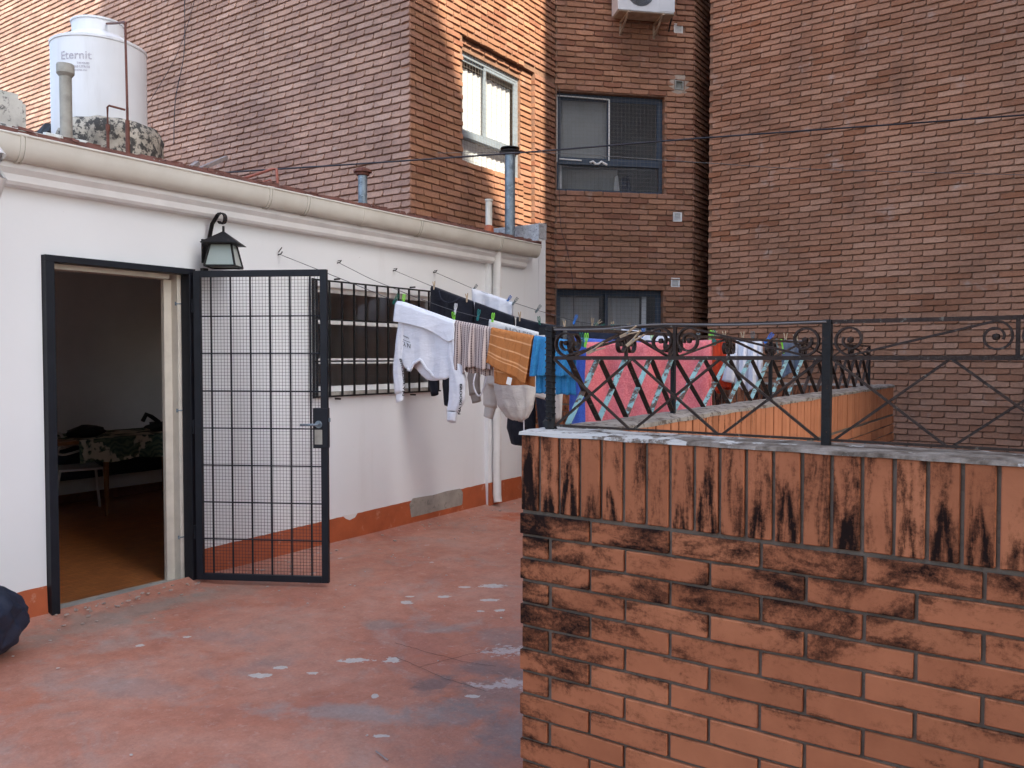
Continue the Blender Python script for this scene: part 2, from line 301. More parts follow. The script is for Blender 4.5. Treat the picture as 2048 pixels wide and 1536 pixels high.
def glass(name, tint=(.94, .95, .96), refl=.05):
    m = NT(name); m.t.nodes.remove(m.b)
    t = m.n('ShaderNodeBsdfTransparent'); t.inputs[0].default_value = rgb(tint); g = m.n('ShaderNodeBsdfGlossy'); g.inputs['Roughness'].default_value = .03
    f = m.n('ShaderNodeLayerWeight'); f.inputs[0].default_value = .5; mx = m.n('ShaderNodeMixShader')
    m.l(m.math('ADD', m.math('MULTIPLY', m.math('POWER', f.outputs['Facing'], 4.0), .45), refl, clamp=True), mx.inputs[0]); m.l(t.outputs[0], mx.inputs[1]); m.l(g.outputs[0], mx.inputs[2]); m.l(mx.outputs[0], m.out.inputs[0])
    return m.m
MAT['glass'] = glass('window_glass')
def frosted():
    m = NT('frosted_lamp_glass'); p = m.coord('world')
    m.bump(m.noise(p, 200, 2), .2, .002)
    m.b.inputs['Transmission Weight'].default_value = .35
    return m.fin((.42, .50, .46), .35, 0, .5)
MAT['frosted'] = frosted()

def cloth_mat(name, c, var=.12, weave=260, bump=.25, rough=.95, c2=None, crease=.22):
    m = NT(name); p = m.coord('world')
    n = m.noise(p, 14, 4, .6); col = m.ramp(n, [(.3, tuple(v * (1 - var) for v in c)), (.7, tuple(min(1, v * (1 + var)) for v in c))])
    b = m.noise(p, weave, 3, .6)
    if c2: col = m.mix(m.math('MULTIPLY', m.ramp(b, [(.45, 0.0), (.6, 1.0)]), .5), col, c2)
    wr = m.noise(m.mp(p, (9, 9, 4), (0, 0, 0), (.3, .2, .5)), 1.6, 4, .55, 1.2); wr2 = m.noise(m.mp(p, (5, 5, 16), (1, 0, 0), (.2, .6, .1)), 1.5, 3, .5, .8)
    bb = m.bump(m.mix(.5, wr, wr2), crease, .05); m.bump(m.mix(.5, b, n), bump, .006, bb)
    m.b.inputs['Sheen Weight'].default_value = .15
    return m.fin(col, rough, 0, .15)
MAT['c_white'] = cloth_mat('cloth_white', (.74, .74, .78), .05)
MAT['c_offwhite'] = cloth_mat('cloth_offwhite', (.66, .63, .59), .06)
MAT['c_taupe'] = cloth_mat('cloth_taupe', (.34, .30, .27), .08)
MAT['c_black'] = cloth_mat('cloth_black', (.010, .011, .018), .3)
MAT['c_navy'] = cloth_mat('cloth_navy', (.018, .022, .038), .3)
MAT['c_red'] = cloth_mat('cloth_red', (.62, .06, .02), .12)
MAT['c_grey'] = cloth_mat('cloth_greyblue', (.12, .14, .18), .15)
MAT['t_blue'] = cloth_mat('terry_blue', (.035, .21, .44), .18, 150, .9, 1, (.05, .30, .56))
MAT['t_royal'] = cloth_mat('terry_royal', (.05, .11, .46), .18, 150, .9, 1, (.09, .17, .60))
MAT['t_pink'] = cloth_mat('terry_pink', (.72, .16, .17), .15, 130, 1.0, 1, (.85, .30, .29))
MAT['tag'] = simple('cloth_tag', (.75, .74, .72), .8, .05, 20, 0)
MAT['ink'] = simple('black_print', (.02, .02, .025), .8, .1, 20, 0)
def towel_orange():
    m = NT('terry_orange'); p = m.coord('uv'); wpos = m.coord('world')
    n = m.noise(wpos, 150, 3, .6); n2 = m.noise(wpos, 12, 3, .5)
    col = m.mix(n, (.44, .155, .045), (.58, .235, .085)); col = m.mix(.5, col, m.ramp(n2, [(.3, (.8, .8, .8)), (.7, (1.15, 1.15, 1.15))]), 'MULTIPLY')
    xyz = m.n('ShaderNodeSeparateXYZ'); m.l(p, xyz.inputs[0])
    for v0, wd in ((.20, .02), (.46, .02), (.69, .022), (.77, .016)):
        d = m.math('ABSOLUTE', m.math('SUBTRACT', xyz.outputs[1], v0)); col = m.mix(m.ramp(d, [(wd * .6, .8), (wd, 0.0)]), col, (.82, .45, .22))
    u = m.math('FRACT', m.math('MULTIPLY', xyz.outputs[0], 7.0)); d = m.math('ABSOLUTE', m.math('SUBTRACT', u, .5))
    g = m.ramp(d, [(.0, 0.0), (.06, 1.0)]); m.bump(m.mix(.6, n, g), .8, .006)
    return m.fin(col, .95, 0, .1)
MAT['t_orange'] = towel_orange()
def weave():
    m = NT('woven_brown_pattern'); p = m.coord('uv'); xyz = m.n('ShaderNodeSeparateXYZ'); m.l(p, xyz.inputs[0])
    a = m.math('FRACT', m.math('MULTIPLY', xyz.outputs[0], 15.0)); b = m.math('FRACT', m.math('MULTIPLY', xyz.outputs[1], 26.0))
    la = m.ramp(a, [(.28, 0.0), (.34, 1.0), (.62, 1.0), (.68, 0.0)]); lb = m.ramp(b, [(.2, 0.0), (.4, 1.0)])
    col = m.mix(m.math('MULTIPLY', la, m.math('ADD', m.math('MULTIPLY', lb, .6), .35)), (.56, .46, .42), (.07, .045, .05))
    n = m.noise(m.coord('world'), 120, 3); col = m.mix(.4, col, m.ramp(n, [(.3, (.75, .72, .7)), (.7, (1.15, 1.1, 1.1))]), 'MULTIPLY'); m.bump(la, .4, .004)
    return m.fin(col, .95, 0, .1)
MAT['weave'] = weave()
for k, c in dict(lime=(.25, .72, .05), dkgreen=(.01, .13, .09), blue=(.02, .16, .55), grey=(.16, .19, .19), white=(.7, .7, .72), teal=(.02, .22, .22)).items():
    MAT['peg_' + k] = simple('peg_plastic_' + k, c, .4, .1, 30, 0)
MAT['peg_wood'] = simple('peg_wood', (.48, .37, .25), .7, .25, 40, .3, 90)

# ------------------------------------------------------------------ mesh helpers
class MB:
    def __init__(s): s.v = []; s.f = []; s.uv = None
    def add(s, vs_, fs):
        o = len(s.v); s.v += [tuple(v) for v in vs_]; s.f += [tuple(i + o for i in f) for f in fs]; return s
    def box(s, x0, x1, y0, y1, z0, z1, jit=0):
        j = lambda: random.uniform(-jit, jit) if jit else 0
        vs_ = [(x + j(), y + j(), z + j()) for z in (z0, z1) for y in (y0, y1) for x in (x0, x1)]
        return s.add(vs_, [(0, 2, 3, 1), (4, 5, 7, 6), (0, 1, 5, 4), (2, 6, 7, 3), (0, 4, 6, 2), (1, 3, 7, 5)])
    def hexa(s, bot, top): return s.add(list(bot) + list(top), [(3, 2, 1, 0), (4, 5, 6, 7), (0, 1, 5, 4), (1, 2, 6, 5), (2, 3, 7, 6), (3, 0, 4, 7)])
    def sweep(s, pts, prof, up=(0, 0, 1), cap=True):
        """sweep a profile [(side, up)] along a polyline"""
        P = [Vector(p) for p in pts]; up = Vector(up); k = len(prof); vs_ = []
        for i, p in enumerate(P):
            t = (P[min(i + 1, len(P) - 1)] - P[max(i - 1, 0)])
            if t.length < 1e-9: t = Vector((1, 0, 0))
            t.normalize(); a = t.cross(up)
            if a.length < 1e-4: a = t.cross(Vector((1, 0, 0)) if abs(t.x) < .9 else Vector((0, 1, 0)))
            a.normalize(); b = a.cross(t)
            vs_ += [p + a * u + b * v for u, v in prof]
        fs = [(i * k + j, i * k + (j + 1) % k, (i + 1) * k + (j + 1) % k, (i + 1) * k + j) for i in range(len(P) - 1) for j in range(k)]
        if cap: fs += [tuple(range(k - 1, -1, -1)), tuple((len(P) - 1) * k + j for j in range(k))]
        return s.add(vs_, fs)
    def tube(s, pts, r, n=8, up=(0, 0, 1)):
        return s.sweep(pts, [(r * math.cos(2 * math.pi * i / n), r * math.sin(2 * math.pi * i / n)) for i in range(n)], up)
    def bar(s, a, b, w_, h, up=(0, 0, 1)): return s.sweep([a, b], [(-w_ / 2, -h / 2), (w_ / 2, -h / 2), (w_ / 2, h / 2), (-w_ / 2, h / 2)], up)
    def lathe(s, prof, c=(0, 0, 0), n=24, jit=0, cap=True):
        vs_ = []; k = len(prof)
        for i in range(n):
            a = 2 * math.pi * i / n
            for r, z in prof:
                rr = r * (1 + (random.uniform(-jit, jit) if jit else 0)); vs_.append((c[0] + rr * math.cos(a), c[1] + rr * math.sin(a), c[2] + z + (random.uniform(-jit, jit) * .15 if jit else 0)))
        fs = [(i * k + j, ((i + 1) % n) * k + j, ((i + 1) % n) * k + j + 1, i * k + j + 1) for i in range(n) for j in range(k - 1)]
        if cap: fs += [tuple(i * k for i in range(n - 1, -1, -1)), tuple(i * k + k - 1 for i in range(n))]
        return s.add(vs_, fs)
    def mesh(s, name):
        me = bpy.data.meshes.new(name); me.from_pydata(s.v, [], s.f); me.update(); return me
    def obj(s, name, mat, parent=None, smooth=False, bevel=0, kind=None, label=None):
        me = s.mesh(name); me.materials.append(MAT[mat] if isinstance(mat, str) else mat)
        if s.uv:
            l = me.uv_layers.new(name='UVMap')
            for lp in me.loops: l.data[lp.index].uv = s.uv[lp.vertex_index]
        if smooth:
            me.shade_smooth() if smooth is True else None
            if smooth is not True:
                me.shade_smooth(); me.set_sharp_from_angle(angle=R(smooth))
        o = bpy.data.objects.new(name, me); COL.objects.link(o)
        if parent: o.parent = parent; o.matrix_parent_inverse = parent.matrix_world.inverted() if False else Matrix.Translation(-parent.location) if parent.type == 'EMPTY' else Matrix()
        if bevel:
            b = o.modifiers.new('bevel', 'BEVEL'); b.width = bevel; b.segments = 2; b.limit_method = 'ANGLE'
        if kind: o['kind'] = kind
        if label: o['label'] = label
        return o
def thing(name, label, cat, loc=(0, 0, 0), group=None):
    o = bpy.data.objects.new(name, None); COL.objects.link(o); o.location = loc; o.empty_display_size = .1
    o['label'] = label; o['category'] = cat
    if group: o['group'] = group
    return o
def tag(o, label, cat, group=None):
    o['label'] = label; o['category'] = cat
    if group: o['group'] = group
    return o
def struct(o): o['kind'] = 'structure'; return o

# projection, only used to pick which bricks show largest
fw = Vector((-math.sin(R(YAW)), math.cos(R(YAW)), 0)) * math.cos(R(PITCH)) + Vector((0, 0, -math.sin(R(PITCH))))
rt = Vector((math.cos(R(YAW)), math.sin(R(YAW)), 0)); upv = rt.cross(fw)
def proj(p):
    d = Vector(p) - Vector(CAM); z = d.dot(fw)
    return (1024 + FPX * d.dot(rt) / z, 768 - FPX * d.dot(upv) / z, z) if z > .1 else (-9e3, 0, z)

# ------------------------------------------------------------------ bricks
def brick_verts(L, H, D, b, jit, drop=0.0, seed=0, ch=.012, lean=0.0):
    """one brick: face at y=0 looking -y, body behind; rounded, uneven face outline"""
    rn = random.Random(seed)
    hx, hz = L / 2, H / 2; c = min(hz * .42, ch)
    out = [(-hx, -hz + c * .6), (-hx + c * .6, -hz), (hx - c * (1.9 if lean else 1.4), -hz + drop), (hx - (c * .25 if lean else 0), -hz + c * 1.5), (hx, hz - c * .5), (hx - c * .5, hz), (0, hz + rn.uniform(-jit, jit)), (-hx + c * .5, hz), (-hx, hz - c * .5)]
    out.insert(2, (rn.uniform(-.3, .3) * hx, -hz + rn.uniform(-jit, jit) * 1.2))
    out = [(x + rn.uniform(-jit, jit) * .5, z + rn.uniform(-jit, jit) * .6) for x, z in out]
    k = len(out); sx = (hx - b) / hx; sz = (hz - b) / hz
    vs_ = [(x, D, z) for x, z in out] + [(x, b, z) for x, z in out] + [(x * sx, rn.uniform(-jit, jit) * .35, z * sz) for x, z in out]
    if lean: vs_ = [(x, y - (lean * (hz - z) / (2 * hz) if y < D * .9 else 0), z) for x, y, z in vs_]
    fs = []
    for r_ in (0, 1): fs += [(r_ * k + i, (r_ * k + (i + 1) % k), (r_ + 1) * k + (i + 1) % k, (r_ + 1) * k + i) for i in range(k)]
    fs.append(tuple(2 * k + i for i in range(k)))
    return vs_, fs

class BrickWall:
    """origin O, along U (unit, horizontal), outward normal N"""
    def __init__(s, O, U, N, course, bl, joint, D=.10, b=.004, jit=.003, z0=0.0, ch=.012, lean=0.0):
        s.O = Vector(O); s.U = Vector(U).normalized(); s.N = Vector(N).normalized(); s.course = course; s.bl = bl; s.j = joint
        s.D = D; s.b = b; s.jit = jit; s.z0 = z0; s.ch = ch; s.lean = lean; s.items = []
        s.M3 = Matrix((s.U, -s.N, Vector((0, 0, 1)))).transposed()
    def rows(s, u0, u1, z0, z1, holes=(), phase=0.0, recess=(), wob=.0):
        k = int(math.floor((z0 - s.z0) / s.course))
        while True:
            zb = s.z0 + k * s.course
            if zb + s.course > z1 + 1e-6: break
            if zb >= z0 - 1e-6:
                zc = zb + s.course / 2; iv = [(u0, u1)]
                for (a, b, c, d) in holes:
                    if c < zc < d:
                        nv = []
                        for (p, q) in iv:
                            if b <= p or a >= q: nv.append((p, q)); continue
                            if a > p: nv.append((p, a))
                            if b < q: nv.append((b, q))
                        iv = nv
                ph = phase + (s.bl / 2 if k % 2 else 0)
                for (p, q) in iv:
                    m_ = math.floor((p - ph) / s.bl)
                    while True:
                        a = ph + m_ * s.bl; b = a + s.bl - s.j; m_ += 1
                        if a >= q: break
                        a2, b2 = max(a, p), min(b, q)
                        if b2 - a2 < .045: continue
                        rc = 0
                        for (ra, rb, rz0, rz1, rd) in recess:
                            if ra - 1e-4 <= (a2 + b2) / 2 <= rb and rz0 < zc < rz1: rc = rd
                        s.items.append((a2, b2, zc + random.uniform(-wob, wob), s.course - s.j, rc))
            k += 1
        return s
    def soldiers(s, u0, u1, z0, h, wd, j):
        u = u0
        while u + wd <= u1 + 1e-6: s.items.append((u, u + wd, z0 + h / 2, h, 0)); u += wd + j
        return s
    def place(s, it):
        a, b, zc, h, rc = it
        off = random.uniform(-.0025, .0025) - rc
        return s.O + s.U * ((a + b) / 2) + Vector((0, 0, zc)) + s.N * off
    def score(s, it):
        a, b, zc, h, rc = it; c = s.O + s.U * ((a + b) / 2) + Vector((0, 0, zc)); x, y, z = proj(c)
        if not (-20 < x < 2068 and -20 < y < 1556): return 0
        d = (Vector(CAM) - c).normalized()
        return (b - a) * h * max(0, d.dot(s.N)) / z ** 2 + 1e-9
def build_bricks(walls, parent, mat, limit=300, name='brick', visible=None):
    """the largest-showing bricks singly, the rest as one mass"""
    al = [(w_.score(it) * (1 if visible is None or visible(*proj(w_.place(it))[:2]) else 0), i, w_, it) for w_ in walls for i, it in enumerate(w_.items)]
    al.sort(key=lambda t: -t[0])
    cache = {}; rest = MB(); mm = MAT[mat]
    for n, (sc, i, w_, it) in enumerate(al):
        L, H = it[1] - it[0], it[3]; p = w_.place(it); tilt = random.uniform(-.006, .006)
        if n < limit and sc > 0:
            key = (round(L, 2), round(H, 3), random.randrange(3), w_.D)
            if key not in cache:
                mb = MB(); mb.add(*brick_verts(L, H, w_.D, w_.b, w_.jit, .002 if w_.ch > .005 else 0, hash(key) & 0xffff, w_.ch, w_.lean)); me = mb.mesh(name); me.materials.append(mm); cache[key] = (me, L)
            me, L0 = cache[key]
            o = bpy.data.objects.new(name, me); COL.objects.link(o); o.parent = parent
            o.matrix_local = Matrix.Translation(-parent.location) @ Matrix.Translation(p) @ w_.M3.to_4x4() @ Matrix.Rotation(tilt, 4, 'Y') @ Matrix.Diagonal((L / L0, 1, 1, 1))
        else:
            vs_, fs = brick_verts(L, H, w_.D, w_.b, w_.jit, .002 if w_.ch > .005 else 0, random.randrange(40), w_.ch, w_.lean)
            rest.add([p + w_.M3 @ Vector(v) for v in vs_], fs)
    if rest.v: rest.obj(name + '_mass', mat, parent, kind='stuff')

def wall_cells(mb, us, zs, holes, P, n0, n1):
    """boxes of a wall with rectangular holes; P(u, z, n) -> point"""
    us = sorted(set(us + [h[i] for h in holes for i in (0, 1)])); zs = sorted(set(zs + [h[i] for h in holes for i in (2, 3)]))
    us = [u for u in us]; 
    for i in range(len(us) - 1):
        runs = []; 
        for j in range(len(zs) - 1):
            uc, zc = (us[i] + us[i + 1]) / 2, (zs[j] + zs[j + 1]) / 2
            if any(h[0] < uc < h[1] and h[2] < zc < h[3] for h in holes): continue
            if runs and abs(runs[-1][1] - zs[j]) < 1e-9: runs[-1][1] = zs[j + 1]
            else: runs.append([zs[j], zs[j + 1]])
        for (a, b) in runs:
            mb.hexa([P(us[i], a, n0), P(us[i + 1], a, n0), P(us[i + 1], a, n1), P(us[i], a, n1)], [P(us[i], b, n0), P(us[i + 1], b, n0), P(us[i + 1], b, n1), P(us[i], b, n1)])
#PART2
# ------------------------------------------------------------------ ground, terrace floor
mb = MB(); mb.box(-40, 60, -40, 60, -3.2, -3.0); struct(mb.obj('ground', 'cement'))
def grid_floor(x0, x1, y0, y1, z, step=.12, amp=.004):
    mb = MB(); nx = int((x1 - x0) / step); ny = int((y1 - y0) / step); vs_ = []
    for j in range(ny + 1):
        for i in range(nx + 1):
            x = x0 + (x1 - x0) * i / nx; y = y0 + (y1 - y0) * j / ny
            vs_.append((x, y, z + amp * noise.noise(Vector((x * 1.7, y * 1.7, 0))) + (.035 * max(0, 1 - x / .16) ** 2 if x < .16 else 0)))
    mb.add(vs_, [(j * (nx + 1) + i, j * (nx + 1) + i + 1, (j + 1) * (nx + 1) + i + 1, (j + 1) * (nx + 1) + i) for j in range(ny) for i in range(nx)])
    return mb
mb = grid_floor(0, 3.55, 2.1, 7.4, 0, .08); mb.add(grid_floor(0, 9, -6, 2.1, 0, .15).v, []);
n0 = len(mb.v) - len(grid_floor(0, 9, -6, 2.1, 0, .15).v); g2 = grid_floor(0, 9, -6, 2.1, 0, .15); mb.f += [tuple(i + n0 for i in f) for f in g2.f]
struct(mb.obj('terrace_floor', 'floor', smooth=True))
mb = MB(); mb.box(0.0, 3.5, 2.1, 7.4, -.3, -.03); mb.box(0.0, 9, -6, 2.1, -.3, -.031); struct(mb.obj('terrace_slab', 'cement'))
def blob(cx, cy, rx, ry, rot, z, h, n=14, irr=.35, seed=0):
    rn = random.Random(seed); pts = []
    for i in range(n):
        a = 2 * math.pi * i / n; k = 1 + rn.uniform(-irr, irr); x = rx * k * math.cos(a); y = ry * k * math.sin(a)
        pts.append((cx + x * math.cos(rot) - y * math.sin(rot), cy + x * math.sin(rot) + y * math.cos(rot)))
    vs_ = [(x, y, z) for x, y in pts] + [(cx + (x - cx) * .9, cy + (y - cy) * .9, z + h) for x, y in pts] + [(cx, cy, z + h)]
    return vs_, [(i, (i + 1) % n, n + (i + 1) % n, n + i) for i in range(n)] + [(n + i, n + (i + 1) % n, 2 * n) for i in range(n)]
mb = MB(); rn = random.Random(3)
for k in range(110):
    x, y = rn.uniform(.1, 3.3), rn.uniform(1.6, 6.6)
    if rn.random() < .5: x, y = abs(rn.gauss(.5, .4)), rn.uniform(3.4, 6.8)
    r_ = rn.uniform(.002, .007); mb.add(*blob(x, y, r_ * 1.5, r_, rn.uniform(0, 3), .005, .003, 6, .4, k))
mb.obj('lime_splashes', 'chip_white', kind='stuff')
mb = MB(); rn = random.Random(9)
for k in range(60):
    t = rn.random(); x, y = rn.uniform(.03, .32), rn.uniform(2.0, 7.0); r_ = rn.uniform(.004, .013)
    mb.add(*blob(x, y, r_ * 1.6, r_, rn.uniform(0, 3), .006, r_ * .5, 6, .4, k))
for k in range(34):
    x, y = rn.uniform(.03, .16), rn.uniform(2.36, 3.25); r_ = rn.uniform(.003, .010); mb.add(*blob(x, y, r_, r_ * 1.6, rn.uniform(0, 1), .02, .006, 9, .4, k))
mb.obj('floor_grit', 'chip', kind='stuff')
def crack(pts, r=.0011):
    mb = MB(); P = []
    for a, b in zip(pts[:-1], pts[1:]):
        for t in range(8):
            f = t / 8; P.append((a[0] + (b[0] - a[0]) * f + random.uniform(-.006, .006), a[1] + (b[1] - a[1]) * f + random.uniform(-.006, .006), .0062))
    mb.sweep(P, [(-r, 0), (r, 0), (0, .0008)]); return mb
mb = crack([(1.95, 3.17), (2.09, 3.16), (2.4, 3.16), (2.6, 3.2)])
for pts in ([(2.09, 3.02), (2.47, 2.94), (2.75, 2.93)], [(2.28, 2.98), (2.37, 3.26), (2.5, 3.5)]):
    c = crack(pts); mb.add(c.v, c.f)
mb.obj('floor_crack', 'black', kind='stuff')
mb = MB(); mb.tube([(2.70, 2.24, .008), (2.79, 2.21, .010)], .003, 6)
tag(mb.obj('splinter', 'plank'), 'thin dark wooden splinter lying on the red terrace floor', 'splinter')

# ------------------------------------------------------------------ white house
H = thing('white_house', 'low white rendered rooftop house with red skirting band, open doorway, barred window and long gutter', 'house', (0, 4, 0))
DO = (2.353, 3.32, -1, 2.09); WO = (4.40, 5.85, 1.235, 2.06); WO_FILL = (-.7, 1.1, .9, 2.1)  # last opening is an unseen window added to let daylight into the room
PH = lambda u, z, n: (n, u, z)
mb = MB(); wall_cells(mb, [-6, 6.62], [-.3, 2.72], [DO, WO, WO_FILL], PH, -.15, 0.0); mb.obj('wall', 'white', H)
mb = MB(); mb.box(-.15, .035, 6.62, 7.56, -.3, 2.72); mb.obj('pilaster', 'white', H)
mb = MB(); mb.box(-8, .036, 7.562, 7.70, -3, 2.96); mb.obj('gable_wall', 'white', H)
mb = MB(); mb.box(-8, -.15, 7.40, 7.56, -.3, 2.6); mb.box(-8, -.15, -6, -5.85, -.3, 2.72); mb.box(-8, -7.85, -5.85, 7.4, -.3, 2.72); mb.obj('rear_wall', 'white', H)
# skirting band with an uneven top edge
def band(y0, y1, x, zf, th=.006):
    mb = MB(); n = max(2, int((y1 - y0) / .04)); vs_ = []
    for i in range(n + 1):
        y = y0 + (y1 - y0) * i / n; z = zf(y) + .004 * noise.noise(Vector((y * 14, 0, x)))
        vs_ += [(x, y, 0), (x + th + .01, y, 0), (x + th, y, z), (x, y, z)]
    fs = []
    for i in range(n):
        for j in range(4): fs.append((4 * i + j, 4 * i + (j + 1) % 4, 4 * i + 4 + (j + 1) % 4, 4 * i + 4 + j))
    fs += [(3, 2, 1, 0), (4 * n, 4 * n + 1, 4 * n + 2, 4 * n + 3)]
    return mb.add(vs_, fs)
zf = lambda y: .185 + .012 * (y - 2) 
mb = band(-6, 2.35, .001, zf); b2 = band(3.325, 6.615, .001, zf); mb.add(b2.v, b2.f); b2 = band(6.622, 7.215, .036, lambda y: .245); mb.add(b2.v, b2.f)
mb.obj('skirting', 'skirting', H)
mb = MB(); vs_ = []; n = 16
pp = [(5.50, .012), (5.47, .20), (5.52, .245), (5.62, .243), (5.8, .236), (6.0, .246), (6.2, .243), (6.24, .20), (6.23, .09), (6.14, .035), (5.95, .02), (5.70, .010)]
mb.add([(.004, y, z) for y, z in pp] + [(.0135, y, z) for y, z in pp], [tuple(range(len(pp) - 1, -1, -1)), tuple(range(len(pp), 2 * len(pp)))] + [(i, (i + 1) % len(pp), len(pp) + (i + 1) % len(pp), len(pp) + i) for i in range(len(pp))])
mb.obj('cement_patch', 'cement', H)
mb = MB(); pp = [(4.66, .226), (4.83, .222), (4.80, .190), (4.74, .178), (4.70, .195)]; k = 5
mb.add([(.005, y, z) for y, z in pp] + [(.010, y, z) for y, z in pp], [tuple(range(k - 1, -1, -1)), tuple(range(k, 2 * k))] + [(i, (i + 1) % k, k + (i + 1) % k, k + i) for i in range(k)])
mb.obj('flaked_patch', 'white_trim', H)
# eave cornice
prof = [(0.0, 2.44), (.075, 2.445), (.088, 2.462), (.088, 2.50), (.11, 2.53), (.11, 2.62), (0.0, 2.62)]
def extr(prof, y0, y1):
    k = len(prof); return [(x, y0, z) for x, z in prof] + [(x, y1, z) for x, z in prof], [tuple(range(k)), tuple(range(2 * k - 1, k - 1, -1))] + [(i, k + i, k + (i + 1) % k, (i + 1) % k) for i in range(k)]
mb = MB(); mb.add(*extr(prof, -6, 7.25)); mb.obj('cornice', 'white_trim', H)
mb = MB(); mb.hexa([(.075, -6, 2.69), (.075, 7.555, 2.69), (-8, 7.555, 4.10), (-8, -6, 4.10)], [(.075, -6, 2.752), (.075, 7.555, 2.752), (-8, 7.555, 4.15), (-8, -6, 4.15)])
mb.obj('roof', 'roof', H)
rn = random.Random(5); mb = MB()
for i in range(220):
    y = rn.uniform(1.2, 7.5); r_ = rn.uniform(.008, .028); x = rn.uniform(-.12, .07); mb.box(x - r_, x + r_, y - r_ * 1.6, y + r_ * 1.6, 2.745 + (.075 - x) * .17, 2.754 + (.075 - x) * .17 + rn.uniform(.002, .010), .004)
mb.obj('roof_grit', 'roof', H, kind='stuff')
# gable upstand cap in silvered membrane
mb = MB(); n = 24; vs_ = []
for i in range(n + 1):
    x = .04 - i * .06; dz = .010 * noise.noise(Vector((i * .7, 1, 0)))
    vs_ += [(x, 7.55 + .004 * noise.noise(Vector((i * .9, 4, 0))), 2.70), (x, 7.552, 2.955 + dz), (x, 7.71, 2.985 + dz), (x, 7.712, 2.93)]
mb.add(vs_, [(4 * i + j, 4 * i + j + 1, 4 * i + 5 + j, 4 * i + 4 + j) for i in range(n) for j in range(3)])
mb.obj('upstand_cap', 'upstand', H)
mb = MB(); mb.box(.037, .043, 7.555, 7.706, 2.80, 2.97, .003); mb.obj('cap_end', 'upstand', H)
# window: white awning sashes
fr = MB()
for (a, b, c, d) in ((4.40, 5.85, 2.02, 2.06), (4.40, 5.85, 1.235, 1.275), (4.40, 4.44, 1.275, 2.02), (5.81, 5.85, 1.275, 2.02)): fr.box(-.085, -.045, a, b, c, d)
W = fr.obj('window', 'white_trim', H)
for z in (1.475, 1.79):
    mb = MB(); mb.box(-.080, -.032, 4.442, 5.808, z - .022, z + .022); mb.box(-.032, -.012, 4.442, 5.808, z - .022, z - .014); mb.obj('sash_rail', 'white_trim', W)
for (c, d) in ((1.276, 1.452), (1.498, 1.767), (1.813, 2.019)):
    mb = MB(); mb.box(-.066, -.062, 4.441, 5.809, c, d); mb.obj('pane', 'glass', W)
mb = MB(); mb.box(-.14, .03, 4.390, 5.845, 1.20, 1.234); mb.obj('sill', 'cement', H)
mb = MB()
for (a, b, c, d) in ((-.7, 1.1, 2.05, 2.1), (-.7, 1.1, .9, .95), (-.7, -.65, .95, 2.05), (1.05, 1.1, .95, 2.05), (.17, .23, .95, 2.05)): mb.box(-.10, -.05, a, b, c, d)
W = mb.obj('window', 'white_trim', H)  # added unseen window that brightens the room
for a, b in ((-.65, .17), (.23, 1.05)): MB().box(-.078, -.074, a, b, .951, 2.049).obj('pane', 'glass', W)
# door lining in the reveal
mb = MB(); mb.box(-.15, -.052, 3.245, 3.318, 0.0, 2.08); mb.box(-.15, -.12, 3.19, 3.245, 0, 2.02); mb.box(-.15, -.052, 2.42, 3.19, 2.02, 2.08); mb.box(-.15, -.12, 2.36, 2.41, 0, 2.02)
L = mb.obj('door_lining', 'cream', H)
for z in (.30, 1.15, 1.86):
    mb = MB(); mb.tube([(-.055, 3.235, z), (-.048, 3.27, z), (-.045, 3.30, z)], .0045, 6); mb.tube([(-.06, 3.238, z - .012), (-.06, 3.238, z + .012)], .006, 6); mb.obj('hook_pin', 'galv', L)
mb = MB(); mb.box(-.16, .02, 2.36, 3.31, -.05, .012, .004); mb.obj('threshold', 'cement', H)
# gutter
def u_prof(r_, d, t, n=12):
    o = [(r_ * math.cos(a), -d * abs(math.sin(a)) ** .8) for a in [math.pi * i / n for i in range(n + 1)]]
    i_ = [((r_ - t) * math.cos(a), -(d - t) * abs(math.sin(a)) ** .8) for a in [math.pi * i / n for i in range(n, -1, -1)]]
    return o + i_
GX, GZ = .128, 2.692
mb = MB(); P = u_prof(.068, .132, .004); mb.add(*extr([(GX + x, GZ + z) for x, z in P], -6, 7.36)); mb.tube([(GX + .068, -6, GZ), (GX + .068, 7.36, GZ)], .008, 8)
G = mb.obj('gutter', 'gutter', H, smooth=40)
mb = MB(); P = [(x, z) for x, z in u_prof(.068, .132, .004)][:13]; mb.add([(GX + x, 7.352, GZ + z) for x, z in P] + [(GX + x, 7.360, GZ + z) for x, z in P], [tuple(range(13)), tuple(range(25, 12, -1))]); mb.obj('end_cap', 'gutter', G)
for y in (2.17, 3.816, 4.16, 5.43, 6.64):
    mb = MB(); P = u_prof(.075, .140, .005)
    mb.add(*extr([(GX + x, GZ + z) for x, z in P], y - .006, y + .006)); mb.add(*extr([(GX + x, GZ + z) for x, z in P], y + .018, y + .026)); mb.tube([(GX + .068, y - .02, GZ + .001), (GX + .068, y + .035, GZ + .001)], .010, 8)
    mb.obj('bracket', 'gutter', G, smooth=40)
mb = MB(); mb.add(*extr([(GX + x, GZ + z) for x, z in u_prof(.0715, .136, .004)], 1.7, 2.11)); mb.obj('joint_sleeve', 'gutter', G, smooth=40)
mb = MB(); mb.add(*extr([(GX + x, GZ + z) for x, z in u_prof(.0705, .135, .004)], 4.742, 4.775)); mb.obj('joint_sleeve', 'gutter', G, smooth=40)
